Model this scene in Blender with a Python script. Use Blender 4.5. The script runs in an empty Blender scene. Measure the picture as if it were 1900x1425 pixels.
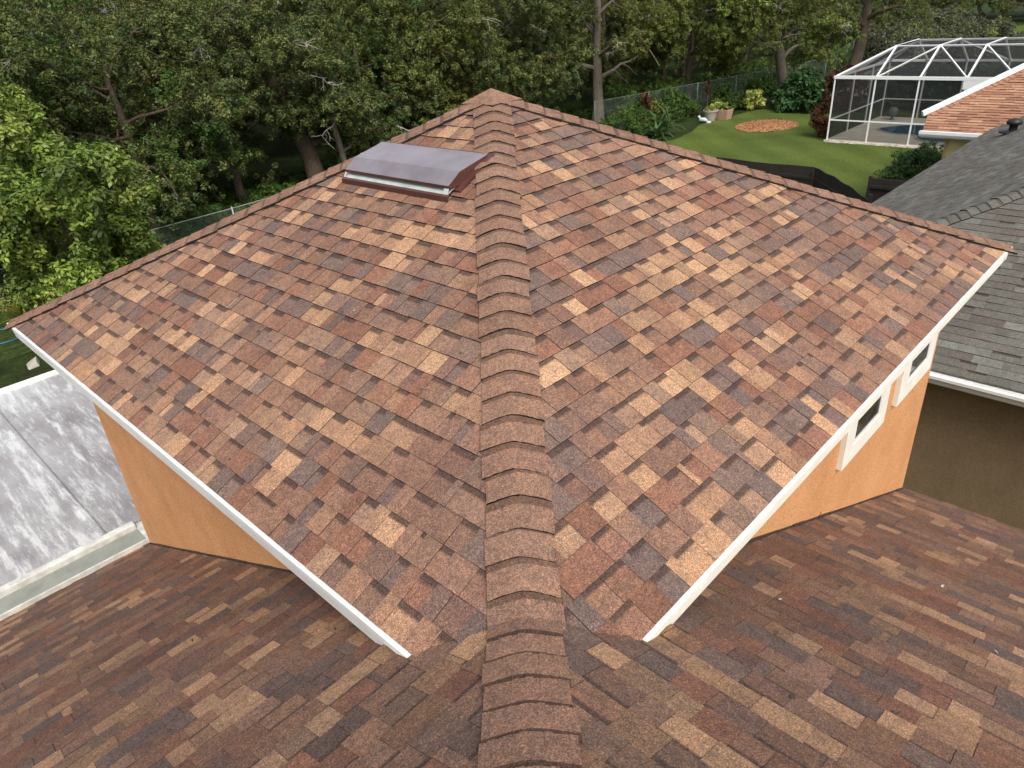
import bpy, math, random
import numpy as np
from mathutils import Vector, Matrix

# ---------------------------------------------------------------- camera, world, sun, exposure
scene = bpy.context.scene
COL = scene.collection
EZ = 5.2            # height of the upper eave above the ground: heights below are written from the eave
cam_d = bpy.data.cameras.new("camera")
cam_d.sensor_fit = 'HORIZONTAL'
cam_d.sensor_width = 36.0
cam_d.lens = 24.894
cam_d.clip_start = 0.05
cam_d.clip_end = 2000
cam = bpy.data.objects.new("camera", cam_d)
COL.objects.link(cam)
R_ = Vector((0.68567811, -0.72454311, -0.06987706)); U_ = Vector((0.39021838, 0.28484593, 0.87555263)); F_ = Vector((0.61447143, 0.62761459, -0.47804266))
M = Matrix((R_, U_, -F_)).transposed().to_4x4()
M.translation = Vector((-0.9969, -1.0556, 2.1442 + EZ))
cam.matrix_world = M
scene.camera = cam

world = bpy.data.worlds.new("World")
scene.world = world
world.use_nodes = True
wn = world.node_tree
bg = wn.nodes['Background']
sky = wn.nodes.new('ShaderNodeTexSky')
sky.sky_type = 'NISHITA'
sky.sun_disc = False
SUN_EL, SUN_AZ = math.radians(50), math.radians(208)
sky.sun_elevation = SUN_EL
sky.sun_rotation = SUN_AZ
sky.air_density = 1.0
sky.dust_density = 4.0
hs = wn.nodes.new('ShaderNodeHueSaturation')
hs.inputs['Saturation'].default_value = 0.42
wn.links.new(sky.outputs[0], hs.inputs['Color'])
wn.links.new(hs.outputs[0], bg.inputs['Color'])
bg.inputs['Strength'].default_value = 0.15

sun_d = bpy.data.lights.new("sun", 'SUN')
sun_d.energy = 1.4
sun_d.angle = math.radians(22)
sun_d.color = (1.0, 0.95, 0.87)
sun = bpy.data.objects.new("sun", sun_d)
COL.objects.link(sun)
sd = Vector((math.sin(SUN_AZ) * math.cos(SUN_EL), math.cos(SUN_AZ) * math.cos(SUN_EL), math.sin(SUN_EL)))
sun.rotation_euler = sd.to_track_quat('Z', 'Y').to_euler()
sun.location = (0, 0, 30)

scene.view_settings.view_transform = 'Standard'
scene.view_settings.look = 'None'
scene.view_settings.exposure = 0.66
scene.view_settings.gamma = 1.0
scene.cycles.transparent_max_bounces = 24

rnd = random.Random(7)
nrg = np.random.default_rng(11)

# ---------------------------------------------------------------- helpers
class MB:
    def __init__(s):
        s.v = []; s.f = []; s.c = []; s.m = []
    def poly(s, pts, col=None, mi=0):
        n = len(s.v); s.v.extend([tuple(p) for p in pts]); s.f.append(tuple(range(n, n + len(pts)))); s.c.append(col or (.5, .5, .5)); s.m.append(mi)
    def box(s, a, b, col=None, mi=0):
        x0, y0, z0 = a; x1, y1, z1 = b
        P = [(x0, y0, z0), (x1, y0, z0), (x1, y1, z0), (x0, y1, z0), (x0, y0, z1), (x1, y0, z1), (x1, y1, z1), (x0, y1, z1)]
        s.hexa(P, col, mi)
    def hexa(s, P, col=None, mi=0):
        n = len(s.v); s.v.extend([tuple(p) for p in P])
        for f in ((0, 3, 2, 1), (4, 5, 6, 7), (0, 1, 5, 4), (1, 2, 6, 5), (2, 3, 7, 6), (3, 0, 4, 7)):
            s.f.append(tuple(n + i for i in f)); s.c.append(col or (.5, .5, .5)); s.m.append(mi)
    def bar(s, p, q, w, h=None, col=None, mi=0):
        p = Vector(p); q = Vector(q); d = (q - p).normalized(); h = h or w
        up = Vector((0, 0, 1)) if abs(d.z) < .95 else Vector((1, 0, 0))
        a = d.cross(up).normalized() * w / 2; b = a.cross(d).normalized() * h / 2
        s.hexa([p - a - b, p + a - b, p + a + b, p - a + b, q - a - b, q + a - b, q + a + b, q - a + b], col, mi)
    def prism(s, pts, ext, col=None, mi=0):
        e = Vector(ext); A = [Vector(p) for p in pts]; B = [p + e for p in A]
        s.poly(A[::-1], col, mi); s.poly(B, col, mi)
        for i in range(len(A)):
            j = (i + 1) % len(A); s.poly([A[i], A[j], B[j], B[i]], col, mi)
    def tube(s, pts, radii, n=8, col=None, cap=True):
        pts = [Vector(p) for p in pts]; rings = []
        prev = None
        for i, p in enumerate(pts):
            d = (pts[min(i + 1, len(pts) - 1)] - pts[max(i - 1, 0)]).normalized()
            if prev is None:
                prev = d.orthogonal().normalized()
            a = (prev - d * prev.dot(d)).normalized(); prev = a; b = d.cross(a)
            r = radii[i] if hasattr(radii, '__len__') else radii
            st = len(s.v)
            for k in range(n):
                t = 2 * math.pi * k / n; s.v.append(tuple(p + (a * math.cos(t) + b * math.sin(t)) * r))
            rings.append(st)
        for i in range(len(rings) - 1):
            for k in range(n):
                k2 = (k + 1) % n
                s.f.append((rings[i] + k, rings[i] + k2, rings[i + 1] + k2, rings[i + 1] + k)); s.c.append(col or (.5, .5, .5)); s.m.append(0)
        if cap:
            for st, o in ((rings[0], -1), (rings[-1], 1)):
                s.f.append(tuple(st + k for k in range(n))[::o]); s.c.append(col or (.5, .5, .5)); s.m.append(0)
    def lathe(s, c, prof, n=20, col=None):
        c = Vector(c); st = len(s.v)
        for r, z in prof:
            for k in range(n):
                t = 2 * math.pi * k / n; s.v.append((c.x + r * math.cos(t), c.y + r * math.sin(t), c.z + z))
        for i in range(len(prof) - 1):
            for k in range(n):
                k2 = (k + 1) % n; a = st + i * n; b = a + n
                s.f.append((a + k, a + k2, b + k2, b + k)); s.c.append(col or (.5, .5, .5)); s.m.append(0)
    def build(s, name, mats, parent=None, smooth=False, local=False, bevel=0):
        V = np.array(s.v, dtype=np.float32).reshape(-1, 3)
        if not local:
            V = V + np.array((0, 0, EZ), dtype=np.float32)
            if parent is not None:
                w = parent['_w']; V = V - np.array(w[:], dtype=np.float32)
        me = bpy.data.meshes.new(name)
        me.from_pydata(V.tolist(), [], s.f)
        at = me.attributes.new('Col', 'FLOAT_COLOR', 'FACE')
        arr = np.ones((len(s.f), 4), dtype=np.float32); arr[:, :3] = np.array(s.c, dtype=np.float32)
        at.data.foreach_set('color', arr.ravel())
        if not isinstance(mats, (list, tuple)): mats = [mats]
        for m in mats: me.materials.append(m)
        me.polygons.foreach_set('material_index', s.m)
        if smooth: me.polygons.foreach_set('use_smooth', [True] * len(s.f))
        me.update()
        o = bpy.data.objects.new(name, me); COL.objects.link(o)
        if parent is not None: o.parent = parent
        if not local and parent is None: o['_w'] = (0., 0., 0.)
        else: o['_w'] = parent['_w'] if parent is not None else (0., 0., 0.)
        if bevel:
            b = o.modifiers.new('bevel', 'BEVEL'); b.width = bevel; b.segments = 2; b.limit_method = 'ANGLE'
        return o

def mesh_np(name, V, F4, C, mat):
    me = bpy.data.meshes.new(name)
    nv, nf = len(V), len(F4)
    me.vertices.add(nv); me.vertices.foreach_set('co', V.astype(np.float32).ravel())
    me.loops.add(nf * 4); me.loops.foreach_set('vertex_index', F4.astype(np.int32).ravel())
    me.polygons.add(nf); me.polygons.foreach_set('loop_start', np.arange(0, nf * 4, 4, dtype=np.int32))
    me.polygons.foreach_set('loop_total', np.full(nf, 4, dtype=np.int32))
    me.update(calc_edges=True)
    at = me.attributes.new('Col', 'FLOAT_COLOR', 'FACE')
    arr = np.ones((nf, 4), dtype=np.float32); arr[:, :3] = C
    at.data.foreach_set('color', arr.ravel())
    me.materials.append(mat); me.validate()
    return me

def thing(name, label, cat, loc=(0, 0, 0), group=None):
    o = bpy.data.objects.new(name, None); COL.objects.link(o)
    o.empty_display_size = .3
    w = (loc[0], loc[1], loc[2] + EZ)
    o.location = w; o['_w'] = w
    tag(o, label, cat, group)
    return o
def tag(o, label, cat, group=None):
    o['label'] = label; o['category'] = cat
    if group: o['group'] = group
    return o
def struct(o):
    o['kind'] = 'structure'; return o
def copy_tree(o, parent=None):
    c = o.copy(); COL.objects.link(c)
    if parent is not None: c.parent = parent
    for ch in [k for k in bpy.data.objects if k.parent == o]:
        copy_tree(ch, c)
    return c

# ---------------------------------------------------------------- materials
def newmat(name):
    m = bpy.data.materials.new(name); m.use_nodes = True
    nt = m.node_tree; return m, nt, nt.nodes['Principled BSDF']
def noise(nt, scale, detail=4, rough=.55, co=None, vec='Object'):
    tc = nt.nodes.new('ShaderNodeTexCoord'); n = nt.nodes.new('ShaderNodeTexNoise')
    n.inputs['Scale'].default_value = scale; n.inputs['Detail'].default_value = detail; n.inputs['Roughness'].default_value = rough
    if co is not None:
        mp = nt.nodes.new('ShaderNodeMapping'); mp.inputs['Scale'].default_value = co
        nt.links.new(tc.outputs[vec], mp.inputs[0]); nt.links.new(mp.outputs[0], n.inputs['Vector'])
    else: nt.links.new(tc.outputs[vec], n.inputs['Vector'])
    return n
def ramp(nt, src, stops):
    r = nt.nodes.new('ShaderNodeValToRGB'); e = r.color_ramp.elements
    while len(e) < len(stops): e.new(.5)
    for i, (p, c) in enumerate(stops):
        e[i].position = p; e[i].color = (c, c, c, 1) if not hasattr(c, '__len__') else (*c, 1)
    nt.links.new(src, r.inputs[0]); return r
def mix(nt, a, b, fac, mode='MIX'):
    m = nt.nodes.new('ShaderNodeMix'); m.data_type = 'RGBA'; m.blend_type = mode
    for sock, v in ((6, a), (7, b), (0, fac)):
        if hasattr(v, 'is_output') or isinstance(v, bpy.types.NodeSocket): nt.links.new(v, m.inputs[sock])
        elif sock == 0: m.inputs[0].default_value = v
        else: m.inputs[sock].default_value = (*v, 1)
    return m.outputs[2]
def bump(nt, bs, src, strength, dist):
    b = nt.nodes.new('ShaderNodeBump'); b.inputs['Strength'].default_value = strength; b.inputs['Distance'].default_value = dist
    nt.links.new(src, b.inputs['Height']); nt.links.new(b.outputs[0], bs.inputs['Normal'])

def shingle_mat():
    m, nt, b = newmat('shingle_granules')
    a = nt.nodes.new('ShaderNodeAttribute'); a.attribute_name = 'Col'
    n1 = noise(nt, 190, 2, .7); n2 = noise(nt, 70, 3, .6); n3 = noise(nt, 1.3, 3, .6)
    r1 = ramp(nt, n1.outputs[0], [(.30, .40), (.48, .92), (.60, 1.30), (.73, 2.3)])
    r2 = ramp(nt, n2.outputs[0], [(.3, .72), (.7, 1.25)])
    r3 = ramp(nt, n3.outputs[0], [(.3, .9), (.7, 1.08)])
    n4 = noise(nt, 17, 4, .7); r4 = ramp(nt, n4.outputs[0], [(.34, (.80, .80, .84)), (.5, (.98, .98, .98)), (.66, (1.16, 1.10, 1.02))])
    c = mix(nt, a.outputs['Color'], r1.outputs[0], 1.0, 'MULTIPLY')
    c = mix(nt, c, r4.outputs[0], 1.0, 'MULTIPLY')
    c = mix(nt, c, r2.outputs[0], 1.0, 'MULTIPLY'); c = mix(nt, c, r3.outputs[0], 1.0, 'MULTIPLY')
    nt.links.new(c, b.inputs['Base Color'])
    b.inputs['Roughness'].default_value = .9; b.inputs['Specular IOR Level'].default_value = .25
    bump(nt, b, n1.outputs[0], .5, .004)
    return m
SH = shingle_mat()

def simple(name, col, rough=.6, metal=0, nz=None, bmp=None, spec=.5):
    m, nt, b = newmat(name)
    b.inputs['Base Color'].default_value = (*col, 1); b.inputs['Roughness'].default_value = rough; b.inputs['Metallic'].default_value = metal
    b.inputs['Specular IOR Level'].default_value = spec
    if nz:
        n = noise(nt, nz[0], 5, .6); r = ramp(nt, n.outputs[0], [(.3, tuple(c * nz[1] for c in col)), (.7, tuple(c * nz[2] for c in col))])
        nt.links.new(r.outputs[0], b.inputs['Base Color'])
    if bmp:
        n = noise(nt, bmp[0], 4); bump(nt, b, n.outputs[0], bmp[1], bmp[2])
    return m
WHITE = simple('white_painted_aluminium', (.72, .72, .69), .45, nz=(5, .86, 1.05), bmp=(30, .06, .004))
TRIMW = simple('cream_white_trim_paint', (.76, .73, .64), .6, nz=(9, .9, 1.05), bmp=(160, .25, .004))
CAGEW = simple('white_cage_aluminium', (.78, .79, .78), .4)
BROWN = simple('brown_prefinished_metal', (.105, .042, .034), .3, .3, nz=(7, .85, 1.2))
HOOD = simple('brown_hood_sky_sheen', (.50, .42, .42), .3, .85, nz=(5, .85, 1.15))  # brown metal with the bright sky sheen lightened into its colour
GALV = simple('galvanised_grey_metal', (.44, .48, .45), .5, .1, nz=(14, .8, 1.1))
DARK = simple('dark_opening', (.01, .01, .01), .9)
BLACKP = simple('black_pipe', (.012, .012, .013), .5)

def stucco(name, col, col2):
    m, nt, b = newmat(name)
    n1 = noise(nt, 2.2, 5, .6); n2 = noise(nt, 75, 4, .75); n3 = noise(nt, 1.2, 5, .6, (1.4, 1.4, 1.1))
    r = ramp(nt, n1.outputs[0], [(.3, col), (.72, col2)])
    st = ramp(nt, n3.outputs[0], [(.5, 1), (.8, .82)])
    c = mix(nt, r.outputs[0], st.outputs[0], 1, 'MULTIPLY')
    g = ramp(nt, n2.outputs[0], [(.32, .62), (.5, 1), (.68, 1.22)])
    c = mix(nt, c, g.outputs[0], 1, 'MULTIPLY')
    nt.links.new(c, b.inputs['Base Color']); b.inputs['Roughness'].default_value = .92; b.inputs['Specular IOR Level'].default_value = .2
    bump(nt, b, n2.outputs[0], .9, .010)
    return m
ORANGE = stucco('orange_stucco', (.58, .275, .112), (.66, .34, .158))
TAUPE = stucco('taupe_brown_stucco', (.21, .148, .086), (.235, .168, .10))
YELLOW = stucco('yellow_stucco', (.74, .60, .27), (.78, .64, .3))

def glass():
    m, nt, b = newmat('dark_window_glass')
    n = noise(nt, 3.5, 4, .7, (1, 1, 3)); r = ramp(nt, n.outputs[0], [(.42, (.012, .014, .013)), (.6, (.035, .04, .028)), (.72, (.16, .17, .16))])
    nt.links.new(r.outputs[0], b.inputs['Base Color']); b.inputs['Roughness'].default_value = .08
    return m
GLASS = glass()

def foil_roof():
    m, nt, b = newmat('weathered_coated_flat_roof')
    n1 = noise(nt, .55, 7, .62, (1.2, .8, 1)); n2 = noise(nt, 1.6, 9, .76, (6.5, .8, 1)); n3 = noise(nt, 60, 4, .7); n4 = noise(nt, .8, 9, .74, (3.6, .75, 1)); n5 = noise(nt, 5, 8, .8, (5, .7, 1))
    r1 = ramp(nt, n1.outputs[0], [(.36, (.22, .205, .21)), (.5, (.33, .325, .325)), (.64, (.42, .43, .42))])
    r2 = ramp(nt, n2.outputs[0], [(.50, .0), (.60, .8)])
    c = mix(nt, r1.outputs[0], (.58, .59, .585), r2.outputs[0])
    r4 = ramp(nt, n4.outputs[0], [(.54, 0), (.64, .62)])
    c = mix(nt, c, (.165, .15, .155), r4.outputs[0])
    r5 = ramp(nt, n5.outputs[0], [(.55, 0), (.68, .6)])
    c = mix(nt, c, (.64, .65, .64), r5.outputs[0])
    r3 = ramp(nt, n3.outputs[0], [(.3, .86), (.7, 1.1)])
    c = mix(nt, c, r3.outputs[0], 1, 'MULTIPLY')
    nt.links.new(c, b.inputs['Base Color']); b.inputs['Roughness'].default_value = .6
    bump(nt, b, n2.outputs[0], .25, .01)
    return m
FOIL = foil_roof()

def leaf_mat(name, tr=.3, rough=.45):
    m, nt, b = newmat(name)
    a = nt.nodes.new('ShaderNodeAttribute'); a.attribute_name = 'Col'
    nt.links.new(a.outputs['Color'], b.inputs['Base Color'])
    b.inputs['Roughness'].default_value = rough; b.inputs['Specular IOR Level'].default_value = .28
    t = nt.nodes.new('ShaderNodeBsdfTranslucent'); nt.links.new(a.outputs['Color'], t.inputs['Color'])
    ms = nt.nodes.new('ShaderNodeMixShader'); ms.inputs[0].default_value = tr
    out = nt.nodes['Material Output']
    nt.links.new(b.outputs[0], ms.inputs[1]); nt.links.new(t.outputs[0], ms.inputs[2]); nt.links.new(ms.outputs[0], out.inputs[0])
    return m
LEAF = leaf_mat('leaf')
def bark_mat(name, c1, c2):
    m, nt, b = newmat(name)
    n = noise(nt, 6, 6, .7, (3, 3, .7)); r = ramp(nt, n.outputs[0], [(.3, c1), (.7, c2)])
    nt.links.new(r.outputs[0], b.inputs['Base Color']); b.inputs['Roughness'].default_value = .95
    bump(nt, b, n.outputs[0], .9, .05)
    return m
BARK = bark_mat('oak_bark', (.030, .022, .014), (.13, .095, .060))
BARKP = bark_mat('pale_bark', (.05, .042, .03), (.19, .16, .12))
TWIG = simple('bare_grey_twig', (.36, .33, .27), .9)

def lawn_mat():
    m, nt, b = newmat('lawn_grass')
    n1 = noise(nt, .35, 5, .6); n2 = noise(nt, 9, 6, .7); n3 = noise(nt, 34, 4, .8)
    w = nt.nodes.new('ShaderNodeTexWave'); w.inputs['Scale'].default_value = .16; w.inputs['Distortion'].default_value = 1.2; w.inputs['Detail'].default_value = 2
    tc = nt.nodes.new('ShaderNodeTexCoord'); mp = nt.nodes.new('ShaderNodeMapping'); mp.inputs['Rotation'].default_value = (0, 0, .75)
    nt.links.new(tc.outputs['Object'], mp.inputs[0]); nt.links.new(mp.outputs[0], w.inputs['Vector'])
    r = ramp(nt, n1.outputs[0], [(.3, (.060, .086, .018)), (.7, (.090, .120, .025))])
    c = mix(nt, r.outputs[0], ramp(nt, w.outputs[0], [(.2, .92), (.8, 1.09)]).outputs[0], 1, 'MULTIPLY')
    c = mix(nt, c, ramp(nt, n2.outputs[0], [(.3, .72), (.7, 1.25)]).outputs[0], 1, 'MULTIPLY')
    c = mix(nt, c, ramp(nt, n3.outputs[0], [(.3, .7), (.7, 1.3)]).outputs[0], 1, 'MULTIPLY')
    nt.links.new(c, b.inputs['Base Color']); b.inputs['Roughness'].default_value = .95; b.inputs['Specular IOR Level'].default_value = .1
    bump(nt, b, n2.outputs[0], .6, .05)
    return m
LAWN = lawn_mat()
def ground_mat():
    m, nt, b = newmat('woodland_floor')
    n1 = noise(nt, .5, 6, .7); n2 = noise(nt, 6, 5, .7)
    r = ramp(nt, n1.outputs[0], [(.3, (.022, .018, .010)), (.5, (.024, .038, .010)), (.7, (.045, .08, .016))])
    c = mix(nt, r.outputs[0], ramp(nt, n2.outputs[0], [(.3, .6), (.7, 1.4)]).outputs[0], 1, 'MULTIPLY')
    nt.links.new(c, b.inputs['Base Color']); b.inputs['Roughness'].default_value = .95; b.inputs['Specular IOR Level'].default_value = .1
    bump(nt, b, n2.outputs[0], .6, .08)
    return m
GROUND = ground_mat()
MULCH = simple('wood_chip_mulch', (.30, .15, .075), .95, nz=(9, .45, 1.7), bmp=(14, .8, .05), spec=.1)
DECK = simple('pool_deck_concrete', (.60, .54, .43), .85, nz=(1.2, .85, 1.1))
def water_mat():
    m, nt, b = newmat('dark_blue_pool_water')
    n = noise(nt, .6, 3, .5); r = ramp(nt, n.outputs[0], [(.35, (.012, .060, .11)), (.65, (.020, .10, .17))])
    nt.links.new(r.outputs[0], b.inputs['Base Color']); b.inputs['Roughness'].default_value = .05; b.inputs['Specular IOR Level'].default_value = .25
    n2 = noise(nt, 5, 2); bump(nt, b, n2.outputs[0], .08, .02)
    return m
WATER = water_mat()
def screen_mat(name, opacity, col):
    m, nt, b = newmat(name)
    b.inputs['Base Color'].default_value = (*col, 1); b.inputs['Roughness'].default_value = .7; b.inputs['Specular IOR Level'].default_value = .3
    t = nt.nodes.new('ShaderNodeBsdfTransparent'); ms = nt.nodes.new('ShaderNodeMixShader'); ms.inputs[0].default_value = opacity
    nt.links.new(t.outputs[0], ms.inputs[1]); nt.links.new(b.outputs[0], ms.inputs[2]); nt.links.new(ms.outputs[0], nt.nodes['Material Output'].inputs[0])
    return m
SCREEN = screen_mat('insect_screen', .52, (.022, .023, .025))
CHAIN = screen_mat('chain_link_mesh', .13, (.14, .17, .15))
FENCE = simple('dark_brown_fence', (.016, .011, .009), .7, nz=(3, .7, 1.4))
ATT, ant, ab = newmat('plain_attribute_paint')
_a = ant.nodes.new('ShaderNodeAttribute'); _a.attribute_name = 'Col'; ant.links.new(_a.outputs['Color'], ab.inputs['Base Color']); ab.inputs['Roughness'].default_value = .7

# ---------------------------------------------------------------- setting: ground, lawn, mulch
def sheet(name, pts, z, mat):
    mb = MB(); mb.poly([(x, y, z) for x, y in pts]); return struct(mb.build(name, mat))
G = -EZ
sheet('ground', [(-400, -400), (500, -400), (500, 500), (-400, 500)], G, GROUND)
def smooth_poly(pts, n=6, jit=0):
    out = []; N = len(pts)
    for i in range(N):
        p0, p1, p2, p3 = [Vector(pts[(i + k) % N]) for k in (-1, 0, 1, 2)]
        for k in range(n):
            t = k / n
            q = .5 * ((2 * p1) + (-p0 + p2) * t + (2 * p0 - 5 * p1 + 4 * p2 - p3) * t * t + (-p0 + 3 * p1 - 3 * p2 + p3) * t ** 3)
            out.append((q.x + rnd.uniform(-jit, jit), q.y + rnd.uniform(-jit, jit)))
    return out
sheet('lawn', smooth_poly([(6, 12.5), (6, -8), (30, -16), (64, -14), (66, 4), (52, 14), (46.3, 17.6), (45.2, 20.0), (43.2, 21.0), (40.5, 21.2), (38.2, 21.4), (35.4, 20.6), (32.6, 20.5), (28, 22), (20, 22), (12, 18)], 6, .06), G + .006, LAWN)
sheet('far_lawn', smooth_poly([(88, 17.5), (92, 11), (108, 8), (116, 16), (110, 21.5), (99, 21)], 6, .1), G + .006, LAWN)
mb = MB(); c0 = (39.0, 17.75)
ring = []
for k in range(40):
    t = 2 * math.pi * k / 40; ring.append((c0[0] + 1.95 * math.cos(t) * (1 + rnd.uniform(-.05, .05)), c0[1] + 1.62 * math.sin(t) * (1 + rnd.uniform(-.05, .05)), G + .02))
for k in range(40):
    a, b_ = ring[k], ring[(k + 1) % 40]
    i1 = tuple(c0[j] + (a[j] - c0[j]) * .6 for j in (0, 1)) + (G + .10 + rnd.uniform(-.01, .01),)
    i2 = None
    mb.poly([a, b_, (c0[0], c0[1], G + .15)])
for k in range(420):
    t = rnd.uniform(0, 6.28); r = math.sqrt(rnd.random()) * 1.0
    x, y = c0[0] + 1.95 * r * math.cos(t), c0[1] + 1.62 * r * math.sin(t); z = G + .02 + .13 * (1 - r)
    a = rnd.uniform(0, 6.28); l = rnd.uniform(.05, .15); w = rnd.uniform(.02, .05)
    mb.hexa([(x, y, z), (x + l * math.cos(a), y + l * math.sin(a), z + .01), (x + l * math.cos(a) - w * math.sin(a), y + l * math.sin(a) + w * math.cos(a), z + .01), (x - w * math.sin(a), y + w * math.cos(a), z)] + [(x, y, z + .02), (x + l * math.cos(a), y + l * math.sin(a), z + .05), (x + l * math.cos(a) - w * math.sin(a), y + l * math.sin(a) + w * math.cos(a), z + .05), (x - w * math.sin(a), y + w * math.cos(a), z + .03)])
mu = mb.build('mulch_bed', MULCH); struct(mu)

# ---------------------------------------------------------------- shingles
EXP = .1357
TAN = [(.365, .216, .126), (.335, .195, .114), (.39, .236, .140), (.305, .183, .112)]
MIDC = [(.212, .117, .078), (.230, .128, .084), (.194, .109, .076), (.220, .129, .090)]
DRK = [(.148, .098, .080), (.136, .091, .075), (.160, .107, .085), (.132, .092, .078)]
RED = [(.198, .097, .064), (.184, .091, .061), (.212, .104, .068)]
GREYP = [(.115, .108, .093), (.104, .099, .086), (.130, .127, .110), (.146, .146, .127), (.100, .088, .074), (.114, .106, .090)]
ORP = [(.32, .165, .10), (.29, .145, .088), (.35, .18, .11), (.26, .13, .08), (.37, .21, .13)]
BAND = (.072, .046, .038)
EDGE = (.016, .012, .010)
def pick(kind, r, prev):
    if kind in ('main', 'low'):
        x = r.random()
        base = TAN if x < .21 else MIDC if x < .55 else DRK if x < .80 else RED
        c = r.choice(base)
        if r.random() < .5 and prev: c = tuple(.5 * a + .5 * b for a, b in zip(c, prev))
        j = r.uniform(.88, 1.1) * (.80 if kind == 'low' else 1); return tuple(q * j for q in c)  # low: same shingles, the dimmer grazing light put into their colour
    P = GREYP if kind == 'grey' else ORP
    c = r.choice(P); j = r.uniform(.9, 1.1); return tuple(q * j for q in c)
def clip(poly, reg):
    out = poly
    n = len(reg)
    for i in range(n):
        ax, ay = reg[i]; bx, by = reg[(i + 1) % n]
        inp = out; out = []
        if not inp: return []
        for k in range(len(inp)):
            p = inp[k]; q = inp[(k + 1) % len(inp)]
            sp = (bx - ax) * (p[1] - ay) - (by - ay) * (p[0] - ax); sq = (bx - ax) * (q[1] - ay) - (by - ay) * (q[0] - ax)
            if sp >= 0: out.append(p)
            if (sp >= 0) != (sq >= 0):
                t = sp / (sp - sq); out.append((p[0] + (q[0] - p[0]) * t, p[1] + (q[1] - p[1]) * t))
    return out
def shingles(name, parent, O, U, V, reg, kind='main', seed=1, exp=EXP, h0=.0085, h1=.0122, wid=(.07, .155), v_off=0., mat=None):
    """one roof slope: courses of laminated shingles, raised tabs over a recessed layer. reg: convex region in (u, v), anticlockwise"""
    r = random.Random(seed); mb = MB(); O = Vector(O); U = Vector(U).normalized(); V = Vector(V).normalized(); N = U.cross(V)
    if N.z < 0: N = -N
    P = lambda u, v, h: O + U * u + V * v + N * h
    us = [p[0] for p in reg]; vs = [p[1] for p in reg]
    k0 = int(math.floor((min(vs) - v_off) / exp)) - 1; k1 = int(math.ceil((max(vs) - v_off) / exp)) + 1
    def face(u0, u1, va, vb, ha, hb, col, wob=0):
        q = [(u0, va), (u1, va + wob), (u1 , vb), (u0, vb)]
        q = clip(q, reg)
        if len(q) < 3: return
        mb.poly([P(u, v, ha + (hb - ha) * (v - va) / (vb - va)) for u, v in q], col)
    def butt(u0, u1, v, ha, hb, col):
        q = clip([(u0, v), (u1, v), (u1, v + .0006), (u0, v + .0006)], reg)
        if len(q) < 3: return
        a = min(p[0] for p in q); b = max(p[0] for p in q)
        mb.poly([P(a, v, ha), P(b, v, ha), P(b, v, hb), P(a, v, hb)], col)
    def side(u, va, vb, ha, hb, la, lb, col):
        q = clip([(u, va), (u + .0004, va), (u + .0004, vb), (u, vb)], reg)
        if len(q) < 3: return
        a = min(p[1] for p in q); b = max(p[1] for p in q); f = lambda x, y, v: x + (y - x) * (v - va) / (vb - va)
        mb.poly([P(u, a, f(la, lb, a)), P(u, b, f(la, lb, b)), P(u, b, f(ha, hb, b)), P(u, a, f(ha, hb, a))], col)
    for k in range(k0, k1):
        v0 = v_off + k * exp; v1 = v0 + exp; ov = .006
        u = min(us) - r.uniform(0, .3); raised = r.random() < .5; prev = None
        while u < max(us):
            w = r.uniform(*wid) * (1.5 if r.random() < .06 else 1)
            if kind in ('main', 'low') and r.random() < .07: w = r.uniform(.025, .06)
            c = pick(kind, r, prev); prev = c
            jv = r.uniform(-.0012, .0012)
            if raised:
                face(u, u + w, v0 + jv, v1 + ov, h1, .0032, c)
                butt(u, u + w, v0 + jv, 0, h1, EDGE)
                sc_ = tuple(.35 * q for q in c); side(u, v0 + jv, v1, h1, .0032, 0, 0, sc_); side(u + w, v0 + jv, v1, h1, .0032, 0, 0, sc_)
            else:
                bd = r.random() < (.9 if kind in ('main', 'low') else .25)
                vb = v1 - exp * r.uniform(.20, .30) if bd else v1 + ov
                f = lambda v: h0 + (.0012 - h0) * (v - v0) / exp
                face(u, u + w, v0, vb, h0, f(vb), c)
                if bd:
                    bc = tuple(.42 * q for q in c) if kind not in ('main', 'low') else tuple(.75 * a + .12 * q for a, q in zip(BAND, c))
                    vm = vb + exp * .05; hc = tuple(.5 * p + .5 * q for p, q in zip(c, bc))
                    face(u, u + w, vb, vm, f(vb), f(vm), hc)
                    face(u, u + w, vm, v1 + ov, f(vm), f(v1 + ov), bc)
                butt(u, u + w, v0, -.001, h0, EDGE)
                if r.random() < .25:
                    face(u + w - .002, u + w + .001, v0, v1, h0 + .0006, .0018, EDGE)
            u += w
            if r.random() < .93: raised = not raised
    return mb.build(name, mat or SH, parent)

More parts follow.
